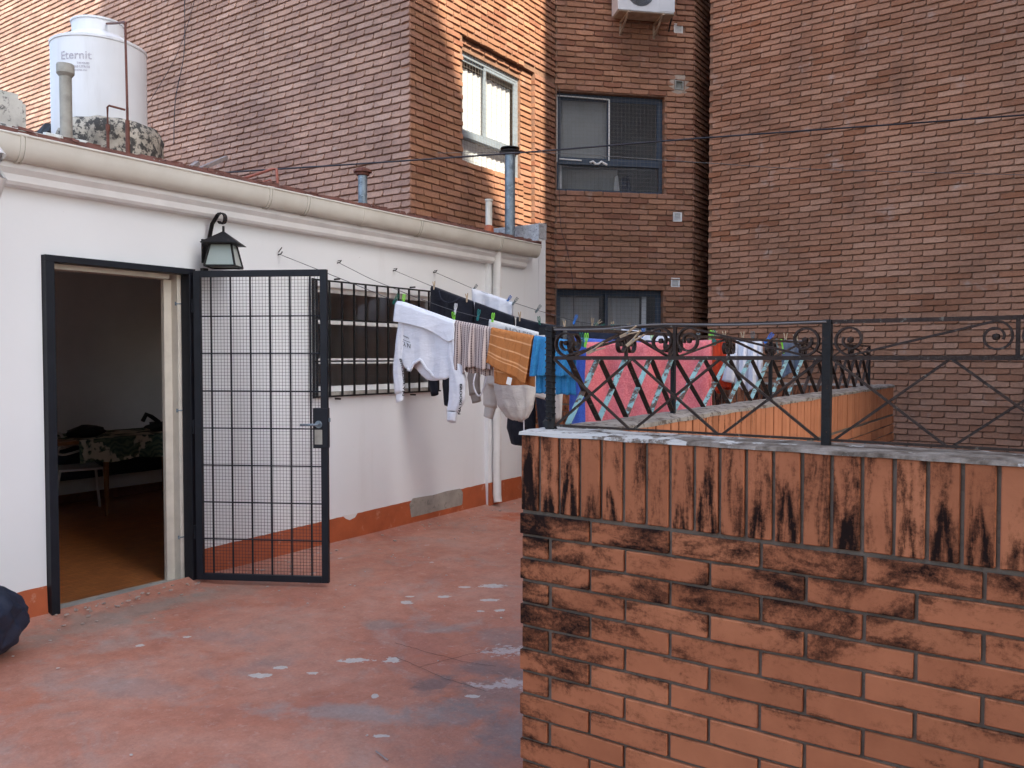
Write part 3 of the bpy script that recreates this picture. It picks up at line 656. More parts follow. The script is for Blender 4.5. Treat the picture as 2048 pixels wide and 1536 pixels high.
mb = MB(); mb.tube([(.14, 1.99, 2.60), (.20, 2.02, 2.585), (.235, 2.03, 2.55), (.235, 2.03, 2.44), (.20, 2.02, 2.36), (.09, 1.96, 2.28), (.06, 1.95, 2.20), (.06, 1.95, .05)], .042, 12); mb.obj('outlet_pipe', 'white_trim', G, smooth=40)
mb = MB(); mb.tube([(.083, 6.71, 2.56), (.083, 6.71, .12), (.10, 6.70, .05)], .043, 14)
D = mb.obj('downpipe', 'white_trim', H, smooth=40)
for z in (.9, 2.2):
    mb = MB(); mb.lathe([(.046, -.012), (.048, -.012), (.048, .012), (.046, .012)], (.083, 6.71, z), 14, cap=False); mb.obj('pipe_clip', 'white_trim', D)

# room behind the doorway
mb = MB(); mb.box(-3.9, -.15, -1.1, 6.2, -.02, .006); struct(mb.obj('room_floor', 'parquet'))
mb = MB(); mb.box(-3.75, -3.65, -1.0, 6.2, 0.006, 2.55); mb.box(-3.65, -.15, -1.1, -1.0, .006, 2.55); mb.box(-3.65, -.15, 6.2, 6.3, .006, 2.55); struct(mb.obj('room_wall', 'room_wall'))
mb = MB(); mb.box(-3.8, -.15, -1.1, 6.3, 2.55, 2.6); struct(mb.obj('room_ceiling', 'room_wall'))
mb = MB(); mb.box(-3.648, -3.635, -.99, 6.19, .007, .10); struct(mb.obj('room_skirting', 'rust'))

# ------------------------------------------------------------------ security gate (fixed frame + open leaf)
GT = thing('security_gate', 'dark slate steel mesh gate standing open beside the doorway, in its steel frame', 'gate', (0.03, 3.29, 0))
mb = MB(); mb.box(-.045, .045, 2.356, 2.405, 0.0, 2.05); mb.obj('jamb', 'gate', GT, bevel=.002)
mb = MB(); mb.box(-.045, .045, 2.356, 3.318, 2.05, 2.088); mb.obj('head', 'gate', GT, bevel=.002)
mb = MB(); mb.box(-.045, .050, 3.268, 3.318, 0.0, 2.05); mb.obj('jamb', 'gate', GT, bevel=.002)
ga = Vector((.075, 3.285, 0)); gb = Vector((.868, 3.715, 0)); gu = (gb - ga).normalized(); GL = (gb - ga).length; gn = Vector((gu.y, -gu.x, 0))
def gp(u, z, n=0): q = ga + gu * u + gn * n; return (q.x, q.y, z)
def gbox(mb, u0, u1, z0, z1, n0, n1): return mb.hexa([gp(u0, z0, n0), gp(u1, z0, n0), gp(u1, z0, n1), gp(u0, z0, n1)], [gp(u0, z1, n0), gp(u1, z1, n0), gp(u1, z1, n1), gp(u0, z1, n1)])
leaf = gbox(MB(), 0, .045, .03, 2.072, -.016, .016).obj('leaf', 'gate', GT, bevel=.002)
for nm, a in (('stile', (GL - .045, GL, .03, 2.072)), ('rail', (.0455, GL - .0455, .03, .072)), ('rail', (.0455, GL - .0455, 2.03, 2.072))):
    gbox(MB(), *a, -.016, .016).obj(nm, 'gate', leaf, bevel=.002)
for i in range(6):
    u = .045 + (GL - .09) * (i + .52) / 6.05; MB().bar(gp(u, .072), gp(u, 2.03), .009, .009, gu).obj('vertical_bar', 'gate', leaf)
for i in range(7):
    z = .072 + 1.958 * (i + .95) / 8.0; MB().tube([gp(.0455, z, .010), gp(GL - .0455, z, .010)], .0048, 6).obj('cross_bar', 'gate', leaf)
mb = MB(); k = int((GL - .09) / .0215)
for i in range(1, k): u = .045 + i * (GL - .09) / k; mb.sweep([gp(u, .072, -.008), gp(u, 2.03, -.008)], [(-.0010, -.0008), (.0010, -.0008), (0, .0011)], gu, False)
k = int(1.958 / .0215)
for i in range(1, k): z = .072 + i * 1.958 / k; mb.sweep([gp(.045, z, -.0095), gp(GL - .045, z, -.0095)], [(-.0010, -.0008), (.0010, -.0008), (0, .0011)], (0, 0, 1), False)
mb.obj('wire_mesh', 'wire', leaf, kind='stuff')
lk = gbox(MB(), GL - .095, GL + .004, .915, 1.175, -.022, .024).obj('lock_box', 'gate', GT, bevel=.003)
gbox(MB(), GL - .082, GL - .032, .94, 1.035, .0245, .0275).obj('keyplate', 'fibre', lk)
MB().tube([gp(GL - .055, 1.07, .024), gp(GL - .055, 1.07, .06), gp(GL - .08, 1.07, .066), gp(GL - .165, 1.068, .060)], .008, 8).obj('handle', 'galv', lk, smooth=True)
mb = MB(); mb.tube([gp(GL - .055, 1.07, .0245), gp(GL - .055, 1.07, .031)], .024, 14); mb.obj('rosette', 'galv', lk)
gbox(MB(), GL + .0045, GL + .014, 1.085, 1.11, -.006, .008).obj('latch', 'galv', lk)
for z in (.3, 1.0, 1.8): MB().tube([gp(-.012, z), gp(-.012, z + .09)], .010, 8).obj('hinge', 'gate', GT)

# ------------------------------------------------------------------ window grille
WG = thing('window_grille', 'black iron bar grille in front of the white-framed window, behind the hanging washing', 'window grille', (.05, 5.1, 1.2))
ys = [4.36 + .133 * i for i in range(12)]
for i, y in enumerate(ys): MB().bar((.055, y, 1.195), (.055, y, 2.105), .013, .013).obj('bar', 'iron', WG)
mb = MB(); mb.bar((.055, 4.33, 1.19), (.055, 4.33, 2.11), .026, .008, (1, 0, 0)); mb.obj('end_plate', 'iron', WG)
for z in (1.20, 1.475, 1.80, 2.10): MB().bar((.065, 4.33, z), (.065, ys[-1] + .02, z), .006, .013).obj('flat_bar', 'iron', WG)
for y in (4.6, 5.5):
    for z in (1.175, 2.125): MB().tube([(.0, y, z), (.06, y, z)], .007, 6).obj('fixing', 'iron', WG)

# ------------------------------------------------------------------ wall lantern
LN = thing('wall_lantern', 'black iron wall lantern with sloping frosted panes and a curled bracket above the gate', 'lantern', (0, 3.43, 2.2))
cx, cy, ang = .185, 3.435, R(38)
def lr(s_, z): return [(cx + s_ * 1.414 * math.cos(ang + math.pi / 4 + k * math.pi / 2), cy + s_ * 1.414 * math.sin(ang + math.pi / 4 + k * math.pi / 2), z) for k in range(4)]
mb = MB(); mb.hexa(lr(.118, 2.252), lr(.118, 2.256)); mb.hexa(lr(.116, 2.257), lr(.008, 2.338)); mb.obj('hood', 'iron', LN)
T, B = lr(.068, 2.25), lr(.098, 2.105)
for k in range(4):
    MB().bar(T[k], B[k], .010, .010).obj('corner_post', 'iron', LN)
    MB().bar(B[k], B[(k + 1) % 4], .010, .012).obj('bottom_rail', 'iron', LN)
    MB().bar(T[k], T[(k + 1) % 4], .008, .008).obj('top_rail', 'iron', LN)
    t2, b2 = lr(.066, 2.247), lr(.095, 2.108); t3, b3 = lr(.0635, 2.247), lr(.0925, 2.108)
    mb = MB(); mb.hexa([b3[k], b3[(k + 1) % 4], b2[(k + 1) % 4], b2[k]], [t3[k], t3[(k + 1) % 4], t2[(k + 1) % 4], t2[k]]); mb.obj('pane', 'frosted', LN)
pts = [(.012, cy, 2.18)]
for i in range(8): pts.append((.012 + .008 * i, cy, 2.22 + .030 * i))
for i in range(15):
    a = math.pi - i * R(24); r_ = .062 - i * .0026; pts.append((.155 + r_ * math.cos(a) + .01, cy, 2.42 + r_ * .85 * math.sin(a)))
pts = pts[:1] + [(.02, cy, 2.25), (.04, cy, 2.33), (.065, cy, 2.40)] + pts[10:]
mb = MB(); mb.sweep(pts, [(-.014, -.003), (.014, -.003), (.014, .003), (-.014, .003)], (1, 0, .01)); mb.obj('curled_bracket', 'iron', LN)
mb = MB(); mb.box(.001, .012, cy - .04, cy + .04, 2.14, 2.30); mb.obj('back_plate', 'iron', LN)
mb = MB(); mb.tube([(cx, cy, 2.33), (cx, cy, 2.375)], .008, 8); mb.obj('hanger', 'iron', LN)
mb = MB(); mb.box(.03, .06, cy - .07, cy - .03, 2.08, 2.10); mb.obj('junction_box', 'black', LN)

# ------------------------------------------------------------------ things seen in the room
TB = thing('dining_table', 'dark dining table with tapered wooden legs seen through the doorway', 'table', (-3.0, 4.6, 0))
mb = MB(); mb.box(-3.35, -2.6, 3.55, 5.3, .715, .745); mb.obj('table_top', 'wood_leg', TB)
for (x, y) in ((-2.66, 4.20), (-2.66, 5.2), (-3.3, 3.65), (-3.3, 5.2)):
    mb = MB(); mb.lathe([(.016, .006), (.030, .70)], (x, y, 0), 10); mb.obj('leg', 'wood_leg', TB)
mb = MB(); mb.box(-3.37, -2.57, 3.9, 5.33, .748, .754)
n = 40; vs_ = []
for i in range(n + 1):
    y = 3.9 + 1.43 * i / n; w_ = .010 * math.sin(i * 1.1); vs_ += [(-2.57, y, .752), (-2.565 + w_, y, .64), (-2.558 + w_ * 1.6, y, .535 + .012 * math.sin(i * .5))]
mb.add(vs_, [(3 * i + j, 3 * i + 3 + j, 3 * i + 4 + j, 3 * i + 1 + j) for i in range(n) for j in range(2)])
tag(mb.obj('tablecloth', 'leafcloth'), 'leaf-print tablecloth hanging over the edge of the dining table', 'tablecloth')
def lump(name, mat, c, s_, label, cat, seed=0, sub=3, amp=.35):
    bm = bmesh.new(); bmesh.ops.create_icosphere(bm, subdivisions=sub, radius=1)
    for v in bm.verts:
        k = 1 + amp * noise.noise(v.co * 1.6 + Vector((seed, seed * 2, 0))) + amp * .4 * noise.noise(v.co * 4 + Vector((seed, 0, 3)))
        v.co = Vector((v.co.x * s_[0], v.co.y * s_[1], max(v.co.z, -.8) * s_[2])) * k + Vector(c)
    me = bpy.data.meshes.new(name); bm.to_mesh(me); bm.free(); me.materials.append(MAT[mat]); me.shade_smooth()
    o = bpy.data.objects.new(name, me); COL.objects.link(o); tag(o, label, cat); return o
lump('handbag', 'black', (-2.85, 4.12, .80), (.10, .17, .06), 'black handbag lying at the near end of the covered table', 'bag', 2)
lump('backpack', 'black', (-2.85, 4.92, .80), (.10, .20, .055), 'dark backpack on the far part of the covered table', 'backpack', 5)
mb = MB(); mb.tube([(-2.9, 4.72, .86), (-2.9, 4.76, .93), (-2.9, 4.82, .90), (-2.9, 4.9, .84)], .022, 8); tag(mb.obj('shoe', 'black', smooth=True), 'dark shoe propped upright against the backpack on the table', 'shoe')
SF = thing('sofa', 'low navy sofa standing against the far wall of the room', 'sofa', (-3.4, 5.2, 0))
mb = MB(); mb.box(-3.6, -3.37, 3.4, 6.1, .28, .60); mb.obj('seat', 'sofa', SF, bevel=.02)
for (x, y) in ((-3.56, 3.5), (-3.42, 3.5), (-3.56, 6.0), (-3.42, 6.0)): MB().box(x - .02, x + .02, y - .02, y + .02, .006, .28).obj('leg', 'wood_leg', SF)
CHR = thing('plastic_chair', 'grey plastic armchair with looping wire-like back standing at the dining table', 'chair', (-2.85, 3.9, 0))
ca, cb = Vector((-2.91, 3.87, 0)), Vector((-2.76, 4.29, 0))
def cp(u, v, z): q = ca + (cb - ca) * u + Vector((-.46, .14, 0)) * v; return (q.x, q.y, z)
mb = MB(); mb.hexa([cp(.05, 0, .435), cp(.9, 0, .435), cp(.95, 1, .435), cp(.1, 1, .435)], [cp(.05, 0, .455), cp(.9, 0, .455), cp(.95, 1, .455), cp(.1, 1, .455)]); mb.obj('seat', 'chair', CHR, bevel=.008)
for (u, v, du) in ((.06, .04, -.16), (.9, .05, .06), (.1, .95, -.1), (.93, .95, .08)): MB().tube([cp(u, v, .44), cp(u + du, v, .006)], .013, 8).obj('leg', 'chair', CHR, smooth=True)
def smoothp(P, n=6):
    P = [Vector(p) for p in P]; out = []
    for i in range(len(P) - 1):
        a, b, c, d = P[max(i - 1, 0)], P[i], P[i + 1], P[min(i + 2, len(P) - 1)]
        for t in range(n):
            t /= n; out.append(tuple(.5 * ((2 * b) + (-a + c) * t + (2 * a - 5 * b + 4 * c - d) * t * t + (-a + 3 * b - 3 * c + d) * t ** 3)))
    return out + [tuple(P[-1])]
MB().tube(smoothp([cp(.0, 0, .45), cp(.0, .0, .60), cp(.14, .1, .74), cp(.1, .5, .79), cp(-.02, .9, .74), cp(.0, 1, .6), cp(.1, 1, .45)]), .012, 8).obj('back_loop', 'chair', CHR, smooth=True)
for v in (.0, 1.0): MB().tube(smoothp([cp(-.22, v * .8 + .1, .76), cp(-.1, v, .68), cp(.1, v, .60), cp(.55, v, .64), cp(.8, v, .62), cp(.92, v, .46)]), .011, 8).obj('arm', 'chair', CHR, smooth=True)
MB().tube(smoothp([cp(-.22, .1, .76), cp(-.28, .5, .78), cp(-.22, .9, .76)]), .011, 8).obj('top_loop', 'chair', CHR, smooth=True)
mb = MB(); mb.box(-.50, -.47, 2.405, 2.46, .75, 2.05); mb.box(-.50, -.46, 2.405, 2.45, .006, .75)
tag(mb.obj('shutter_edge', 'door_grey'), 'blue-grey edge of the inner door standing behind the left jamb', 'door')

# ------------------------------------------------------------------ roof-top things
TK = thing('water_tank', 'round white water tank with domed shoulder and narrow neck on the roof', 'water tank', (-3.53, 4.68, 3.93))
c = (-3.53, 4.68, 3.52)
mb = MB(); mb.lathe([(.440, .0), (.448, .02), (.450, .6), (.450, 1.145), (.458, 1.15), (.458, 1.175), (.445, 1.18)], c, 48); mb.obj('body', 'tank', TK, smooth=35)
mb = MB(); mb.lathe([(.445, 1.18), (.40, 1.205), (.30, 1.255), (.262, 1.275), (.258, 1.29)], c, 48, cap=False); mb.obj('shoulder', 'tank', TK, smooth=50)
mb = MB(); mb.lathe([(.25, 1.27), (.25, 1.405), (.262, 1.407), (.262, 1.425), (.20, 1.443), (.05, 1.453)], c, 40); mb.obj('lid', 'tank', TK, smooth=35)
def text_mesh(txt, size, bold=0.0):
    cu = bpy.data.curves.new('t', 'FONT'); cu.body = txt; cu.size = size; cu.offset = bold; cu.resolution_u = 3; cu.align_x = 'CENTER'
    o = bpy.data.objects.new('t', cu); COL.objects.link(o); dg = bpy.context.evaluated_depsgraph_get(); me = bpy.data.meshes.new_from_object(o.evaluated_get(dg))
    vs_ = [tuple(v.co) for v in me.vertices]; fs = [tuple(p.vertices) for p in me.polygons]
    bpy.data.objects.remove(o); bpy.data.curves.remove(cu); bpy.data.meshes.remove(me); return vs_, fs
mb = MB()
base_a = math.atan2(CAM[1] - c[1], CAM[0] - c[0]) - R(30)
for txt, size, z, off in (('Eternit', .115, 4.440, .012), ('TANQUES', .026, 4.390, .09), ('1000 LITROS', .030, 4.353, .07), ('INDUSTRIA ARG', .018, 4.323, .06)):
    vs_, fs = text_mesh(txt, size, .001)
    mb.add([(c[0] + .4525 * math.cos(base_a + (x + off) / .45), c[1] + .4525 * math.sin(base_a + (x + off) / .45), z + y) for x, y, _ in vs_], fs)
mb.obj('lettering', 'tank_print', TK)
PL = MB(); PL.lathe([(.50, 0), (.50, .42), (.505, .5), (.47, .60), (.40, .63)], (-3.42, 4.72, 3.26), 40, .035)
tag(PL.obj('tank_plinth', 'oldrender', smooth=50), 'round mouldy rendered plinth with black stains under the white tank', 'plinth')
mb = MB(); mb.lathe([(.17, -.07), (.20, 0), (.15, .10), (.06, .13)], (-3.86, 4.42, 3.78), 14, .08); tag(mb.obj('tank_valve', 'black'), 'black rubber-wrapped valve at the foot of the white tank', 'valve')
mb = MB(); mb.lathe([(.053, 0), (.053, .95)], (-2.89, 4.0, 3.17), 20); mb.lathe([(.054, .93), (.077, .96), (.077, 1.03), (.072, 1.045), (.0, 1.045)], (-2.89, 4.0, 3.17), 20)
tag(mb.obj('vent_pipe', 'fibre', smooth=35), 'grey fibre-cement vent pipe with a wider cap in front of the white tank', 'vent pipe')
mb = MB(); mb.tube([(-2.42, 4.32, 3.2), (-2.42, 4.32, 3.70)], .020, 8); mb.tube([(-2.42, 4.32, 3.70), (-2.42, 4.32, 3.82)], .012, 8); mb.tube(smoothp([(-2.42, 4.32, 3.80), (-2.435, 4.325, 4.2), (-2.45, 4.33, 4.56), (-2.50, 4.36, 4.63), (-2.9, 4.5, 4.76), (-3.27, 4.62, 4.88)]), .011, 8)
tag(mb.obj('supply_pipe', 'rust', smooth=40), 'tall thin rust-brown pipe rising past the tank to its neck', 'pipe')
mb = MB(); mb.tube([(-2.56, 4.21, 3.2), (-2.56, 4.21, 3.64)], .014, 8); mb.tube([(-2.56, 4.21, 3.64), (-2.56, 4.21, 3.82), (-2.55, 4.22, 3.835), (-2.44, 4.31, 3.80)], .010, 8); mb.tube([(-2.56, 4.21, 3.60), (-2.56, 4.21, 3.66)], .019, 8)
tag(mb.obj('overflow_pipe', 'rust', smooth=40), 'short bent rust-brown pipe loop in front of the tank plinth', 'pipe')
mb = MB()
def rough_box(x0, x1, y0, y1, z0, z1, rr, seed=0, amp=.012):
    bm = bmesh.new(); bmesh.ops.create_cube(bm, size=1)
    for v in bm.verts: v.co = Vector((x0 + (v.co.x + .5) * (x1 - x0), y0 + (v.co.y + .5) * (y1 - y0), z0 + (v.co.z + .5) * (z1 - z0)))
    bmesh.ops.bevel(bm, geom=bm.edges[:], offset=rr, segments=4, affect='EDGES'); bmesh.ops.triangulate(bm, faces=bm.faces[:]); bmesh.ops.subdivide_edges(bm, edges=bm.edges[:], cuts=2, use_grid_fill=True)
    for v in bm.verts: v.co += Vector((1, 1, 1)) * amp * noise.noise(v.co * 6 + Vector((seed, 0, 0)))
    out = [tuple(v.co) for v in bm.verts]; bm.verts.index_update(); fs = [tuple(v.index for v in f.verts) for f in bm.faces]; bm.free(); return out, fs
mb.add(*rough_box(-2.35, -1.98, 2.55, 3.25, 2.95, 3.575, .06)); tag(mb.obj('chimney', 'oldwhite', smooth=40), 'stubby mouldy whitewashed chimney block at the edge of the roof', 'chimney')
mb = MB(); rn = random.Random(2)
for i in range(70): x, y, r_ = rn.uniform(-.10, .06), rn.uniform(1.7, 2.62), rn.uniform(.012, .035); mb.add(*blob(x, y, r_, r_ * 1.5, 0, 2.752 - x * .17, r_ * rn.uniform(.4, 1.0), 9, .3, i))
mb.obj('mortar_rubble', 'oldwhite', kind='stuff', smooth=True)
def flue(name, x, y, zt, r_, hood, mat, label, z0=2.75, hr=None):
    t = thing(name, label, 'flue', (x, y, z0)); hr = hr or r_ * 2.1
    mb = MB(); mb.lathe([(r_, 0), (r_, zt - z0)], (x, y, z0), 18, cap=False); mb.obj('pipe', mat, t, smooth=40)
    mb = MB()
    if hood == 'hex': mb.lathe([(r_ * .95, -.045), (hr * .72, -.038), (hr * .75, -.015), (hr, -.012), (hr * .93, .012), (hr * .4, .034), (.01, .036)], (x, y, zt), 8)
    else: mb.lathe([(r_ * 1.02, -.02), (hr * .95, -.012), (hr, 0), (hr * .9, .010), (r_, .014), (r_, .030), (hr * .9, .034), (hr * .86, .045), (.02, .062)], (x, y, zt), 24)
    mb.obj('hood', 'rust' if hood == 'hex' else 'iron', t)
flue('flue_pipe', -.8, 5.73, 3.29, .043, 'hex', 'galv', 'short galvanised flue with a rusty cap near the middle of the roof', 2.80)
flue('flue_pipe', -.22, 7.38, 3.73, .056, 'disc', 'galv', 'tall galvanised flue with a flat double-disc hood by the gable upstand', 2.70)
mb = MB(); mb.lathe([(.036, 0), (.036, .36), (.043, .365), (.043, .385), (.0, .39)], (-.3, 7.10, 2.80), 14); o = mb.obj('plastic_vent', 'gutter', smooth=40); tag(o, 'short cream plastic vent pipe with orange base left of the tall flue', 'vent pipe')
mb = MB(); mb.lathe([(.062, 0), (.050, .10), (.037, .13)], (-.3, 7.10, 2.78), 12, .05); k = mb.obj('vent_base', 'skirting', o)
for (a, b, sz, lb) in (((-.63, 3.78, 2.90), (-.81, 4.20, 3.115), .05, 'longer grey board propped on the roof edge below the brick wall'), ((-.72, 3.78, 2.92), (-.80, 3.93, 3.02), .06, 'short dark board end lying beside the propped board')):
    mb = MB(); mb.bar(a, b, sz * .6, .030); tag(mb.obj('board', 'plank'), lb, 'board')
mb = MB(); mb.tube([(-.72, 4.24, 2.93), (-.49, 4.40, 3.02), (-.46, 4.415, 3.02), (-.45, 4.42, 2.83)], .012, 8); mb.tube([(-.60, 4.32, 2.90), (-.50, 4.39, 2.935), (-.49, 4.40, 2.83)], .008, 8)
tag(mb.obj('roof_pipe', 'rust_red', smooth=40), 'bent reddish pipe standing on the roof right of the boards', 'pipe')
#PART3
# ------------------------------------------------------------------ apartment tower
s2 = math.sqrt(.5)
AP = thing('apartment_tower', 'tall brown brick apartment tower with sliding windows rising behind the white house', 'apartment building', (-1.09, 6.75, -3))
W1H = (.927, 2.216, 3.807, 5.127)                         # window hole on the sunlit face (u along +Y from the corner)
CO = .076; BL = .266; JT = .010; bw = dict(D=.13, b=.005, jit=.0042, z0=.022, lean=.012)
wl = BrickWall((-1.09, 6.75, 0), (1, 0, 0), (0, -1, 0), CO, BL, JT, **bw).rows(-11.4, -.004, 2.5, 8.6, phase=.0, wob=.002)
wr = BrickWall((-1.09, 6.75, 0), (0, 1, 0), (1, 0, 0), CO, BL, JT, **bw)
rec = [(.927, 2.477, 5.127, 5.273, .055), (2.216, 2.477, 2.0, 5.127, .055)]
wr.rows(.0, 2.216, 1.0, 7.4, holes=[(.927, 2.9, 3.807, 5.273)], phase=.09, wob=.002); wr.rows(2.216, 2.99, 1.0, 2.0, wob=.002); wr.rows(2.216, 2.99, 5.273, 7.4, phase=.09, wob=.002)
wr.rows(2.477, 2.99, 2.0, 5.273, phase=.09, wob=.002)
for kk in range(26, 70):
    zc_ = .022 + (kk + .5) * CO
    if zc_ + CO / 2 < 5.273: wr.items.append((2.219, 2.474, zc_, CO - JT, .055))
pass; wr.rows(.927, 2.216, 5.13, 5.273, recess=rec, phase=.1)
P0 = (-1.09, 9.736, 0); BU = (s2, s2, 0); BN = (s2, -s2, 0)
B1H = (.03, 1.592, 3.815, 5.175); B2H = (.03, 1.585, 1.1, 2.462)
vents = [(1.90, 6.146), (1.92, 5.359), (1.905, 3.503), (1.88, 2.575)]
vh = [(a - .065 - .115, a + .065 - .115, z - .065, z + .065) for a, z in vents]
wb = BrickWall(P0, BU, BN, CO, BL, JT, **bw).rows(.0, 2.02, .6, 7.4, holes=[B1H, B2H] + vh, phase=.03, wob=.002)
wg = BrickWall((.345, 11.17, 0), (0, 1, 0), (1, 0, 0), CO, BL, JT, **bw).rows(.0, 1.6, .6, 7.4, phase=.1, wob=.002)
# upper storeys the photo does not show: plain brickwork further up stays in the wall core
def PF(O, U, N): O, U, N = Vector(O), Vector(U), Vector(N); return lambda u, z, n: tuple(O + U * u + Vector((0, 0, z)) + N * n)
e = .004
def grow(h): return (h[0] - e, h[1] + e, h[2] - e, h[3] + e)
mb = MB(); wall_cells(mb, [-11.5, -.13], [-3, 8.65], [], PF((-1.09, 6.75, 0), (1, 0, 0), (0, -1, 0)), -.3, -.009); mb.box(-12.6, -1.22, 6.78, 7.0, 8.65, 15)
wall_cells(mb, [-.0 + .012, 2.216 - e, 2.99], [-3, 2.0, 5.273 + e, 7.45], [(W1H[0] - e, 2.216 + e, W1H[2] - e, 5.273 + e), (2.216 - e, 2.477 + e, 2.0, 5.273 + e)], PF((-1.09, 6.75, 0), (0, 1, 0), (1, 0, 0)), -.3, -.009)
wall_cells(mb, [2.218, 2.475], [2.004, 5.27], [], PF((-1.09, 6.75, 0), (0, 1, 0), (1, 0, 0)), -.3, -.069); wall_cells(mb, [.928, 2.217], [5.134, 5.27], [], PF((-1.09, 6.75, 0), (0, 1, 0), (1, 0, 0)), -.3, -.069)
mb.box(-1.4, -1.10, 6.79, 9.7, 7.45, 15)
wall_cells(mb, [.012, 2.0], [-3, 7.45, 15], [grow(B1H), grow(B2H)] + vh, PF(P0, BU, BN), -.3, -.009)
wall_cells(mb, [.02, 1.7], [-3, 15], [], PF((.345, 11.17, 0), (0, 1, 0), (1, 0, 0)), -.3, -.009)
mb.box(-1.5, .9, 12.8, 13.0, -3, 15)
mb.obj('wall', 'mortar_tower', AP)
mb = MB(); mb.box(-12.6, -11.0, 6.9, 12.8, 6, 15); mb.box(-11, .2, 12.6, 12.75, 6, 15); mb.box(-12.6, .3, 7.1, 12.7, 15, 15.2); mb.obj('roof_slab', 'cement', AP)
def outdoors(x, y): return not (x < 1080 and y > 262 + .2047 * x) and not (110 < x < 292 and 30 < y < 320) and not (x < 58 and y > 175)
build_bricks([wr, wb, wg], AP, 'brick_tower', 300, 'brick', outdoors)
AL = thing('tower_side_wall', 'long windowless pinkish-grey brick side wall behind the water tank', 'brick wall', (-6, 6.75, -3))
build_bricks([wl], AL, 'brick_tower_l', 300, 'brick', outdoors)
# windows: frame, sashes, panes, curtains, room behind
def window(parent, P, h, frame, depth, sill_z, mull, curt, low_curt, netting=True, w_=.045):
    u0, u1, z0, z1 = h
    def bx(mb, a, b, c, d, n0, n1): return mb.hexa([P(a, c, n0), P(b, c, n0), P(b, c, n1), P(a, c, n1)], [P(a, d, n0), P(b, d, n0), P(b, d, n1), P(a, d, n1)])
    n1 = -depth; n0 = n1 - .05; mb = MB()
    bx(mb, u0, u1, z1 - w_, z1, n0, n1); bx(mb, u0, u1, z0, z0 + w_, n0, n1); bx(mb, u0, u0 + w_, z0 + w_, z1 - w_, n0, n1); bx(mb, u1 - w_, u1, z0 + w_, z1 - w_, n0, n1)
    if sill_z: bx(mb, u0 + w_, u1 - w_, sill_z - .035, sill_z + .035, n0, n1 + .015)
    W = mb.obj('window', frame, parent)
    zb = sill_z + .035 if sill_z else z0 + w_
    for (a, b, k) in ((u0 + w_, mull + .025, .022), (mull - .025, u1 - w_, .0)):
        mb = MB(); f0, f1 = n1 - .022 - k, n1 - .004 - k
        bx(mb, a, b, z1 - w_ - .035, z1 - w_ - .002, f0, f1); bx(mb, a, b, zb + .002, zb + .035, f0, f1); bx(mb, a, a + .035, zb + .035, z1 - w_ - .035, f0, f1); bx(mb, b - .035, b, zb + .035, z1 - w_ - .035, f0, f1)
        mb.obj('sash', frame, W); bx(MB(), a + .034, b - .034, zb + .034, z1 - w_ - .034, f0 + .006, f0 + .010).obj('pane', 'glass', W)
    if sill_z: bx(MB(), u0 + w_, u1 - w_, z0 + w_, sill_z - .035, n0 + .02, n0 + .024).obj('pane', 'glass', W)
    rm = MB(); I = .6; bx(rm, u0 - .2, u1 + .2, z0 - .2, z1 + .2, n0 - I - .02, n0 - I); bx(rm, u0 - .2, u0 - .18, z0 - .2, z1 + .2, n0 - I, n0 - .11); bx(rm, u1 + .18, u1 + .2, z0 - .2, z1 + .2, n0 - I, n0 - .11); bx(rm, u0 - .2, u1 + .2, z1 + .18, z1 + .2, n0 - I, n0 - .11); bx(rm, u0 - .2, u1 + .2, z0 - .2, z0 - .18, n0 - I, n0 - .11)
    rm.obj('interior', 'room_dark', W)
    for (a, b, c, d, mt, am, fq, dn) in curt + low_curt:
        mb = MB(); n = max(6, int((b - a) / .012)); vs_ = []
        for i in range(n + 1):
            u = a + (b - a) * i / n; off = dn + am * math.sin(u * fq + .6 * math.sin(u * 9)); vs_ += [P(u, c, n0 - .04 + off - .0), P(u, d, n0 - .04 + off * .7)]
        mb.add(vs_, [(2 * i, 2 * i + 2, 2 * i + 3, 2 * i + 1) for i in range(n)]); mb.obj('curtain', mt, W, smooth=True)
    if netting:
        mb = MB(); k = int((u1 - u0) / .055)
        for i in range(1, k): u = u0 + (u1 - u0) * i / k; mb.sweep([P(u, z0, n1 + .03), P(u, z1, n1 + .03)], [(-.001, -.001), (.001, -.001), (0, .001)], (1, 0, 0), False)
        k = int((z1 - z0) / .055)
        for i in range(1, k): z = z0 + (z1 - z0) * i / k; mb.sweep([P(u0, z, n1 + .03), P(u1, z, n1 + .03)], [(-.001, -.001), (.001, -.001), (0, .001)], (0, 0, 1), False)
        mb.obj('safety_net', 'net', W, kind='stuff')
    return W
PR = PF((-1.09, 6.75, 0), (0, 1, 0), (1, 0, 0)); PB = PF(P0, BU, BN)
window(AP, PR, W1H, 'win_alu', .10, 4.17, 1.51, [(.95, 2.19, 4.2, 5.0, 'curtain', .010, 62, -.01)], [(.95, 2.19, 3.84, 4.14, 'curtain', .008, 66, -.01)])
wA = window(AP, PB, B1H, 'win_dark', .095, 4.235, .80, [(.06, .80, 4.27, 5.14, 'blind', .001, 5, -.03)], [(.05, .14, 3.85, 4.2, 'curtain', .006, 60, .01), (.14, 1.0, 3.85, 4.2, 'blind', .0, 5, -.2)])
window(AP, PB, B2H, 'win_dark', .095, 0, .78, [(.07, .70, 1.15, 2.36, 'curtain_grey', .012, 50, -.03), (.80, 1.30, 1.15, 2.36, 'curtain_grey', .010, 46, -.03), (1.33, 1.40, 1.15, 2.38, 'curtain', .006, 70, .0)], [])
mb = MB()
for a, b in (((.045, 5.135), (.80, 5.12)), ((.80, 5.12), (.80, 4.27)), ((.045, 5.135), (.045, 4.22))): mb.tube([PB(a[0], a[1], -.078), PB(b[0], b[1], -.078)], .010, 6)
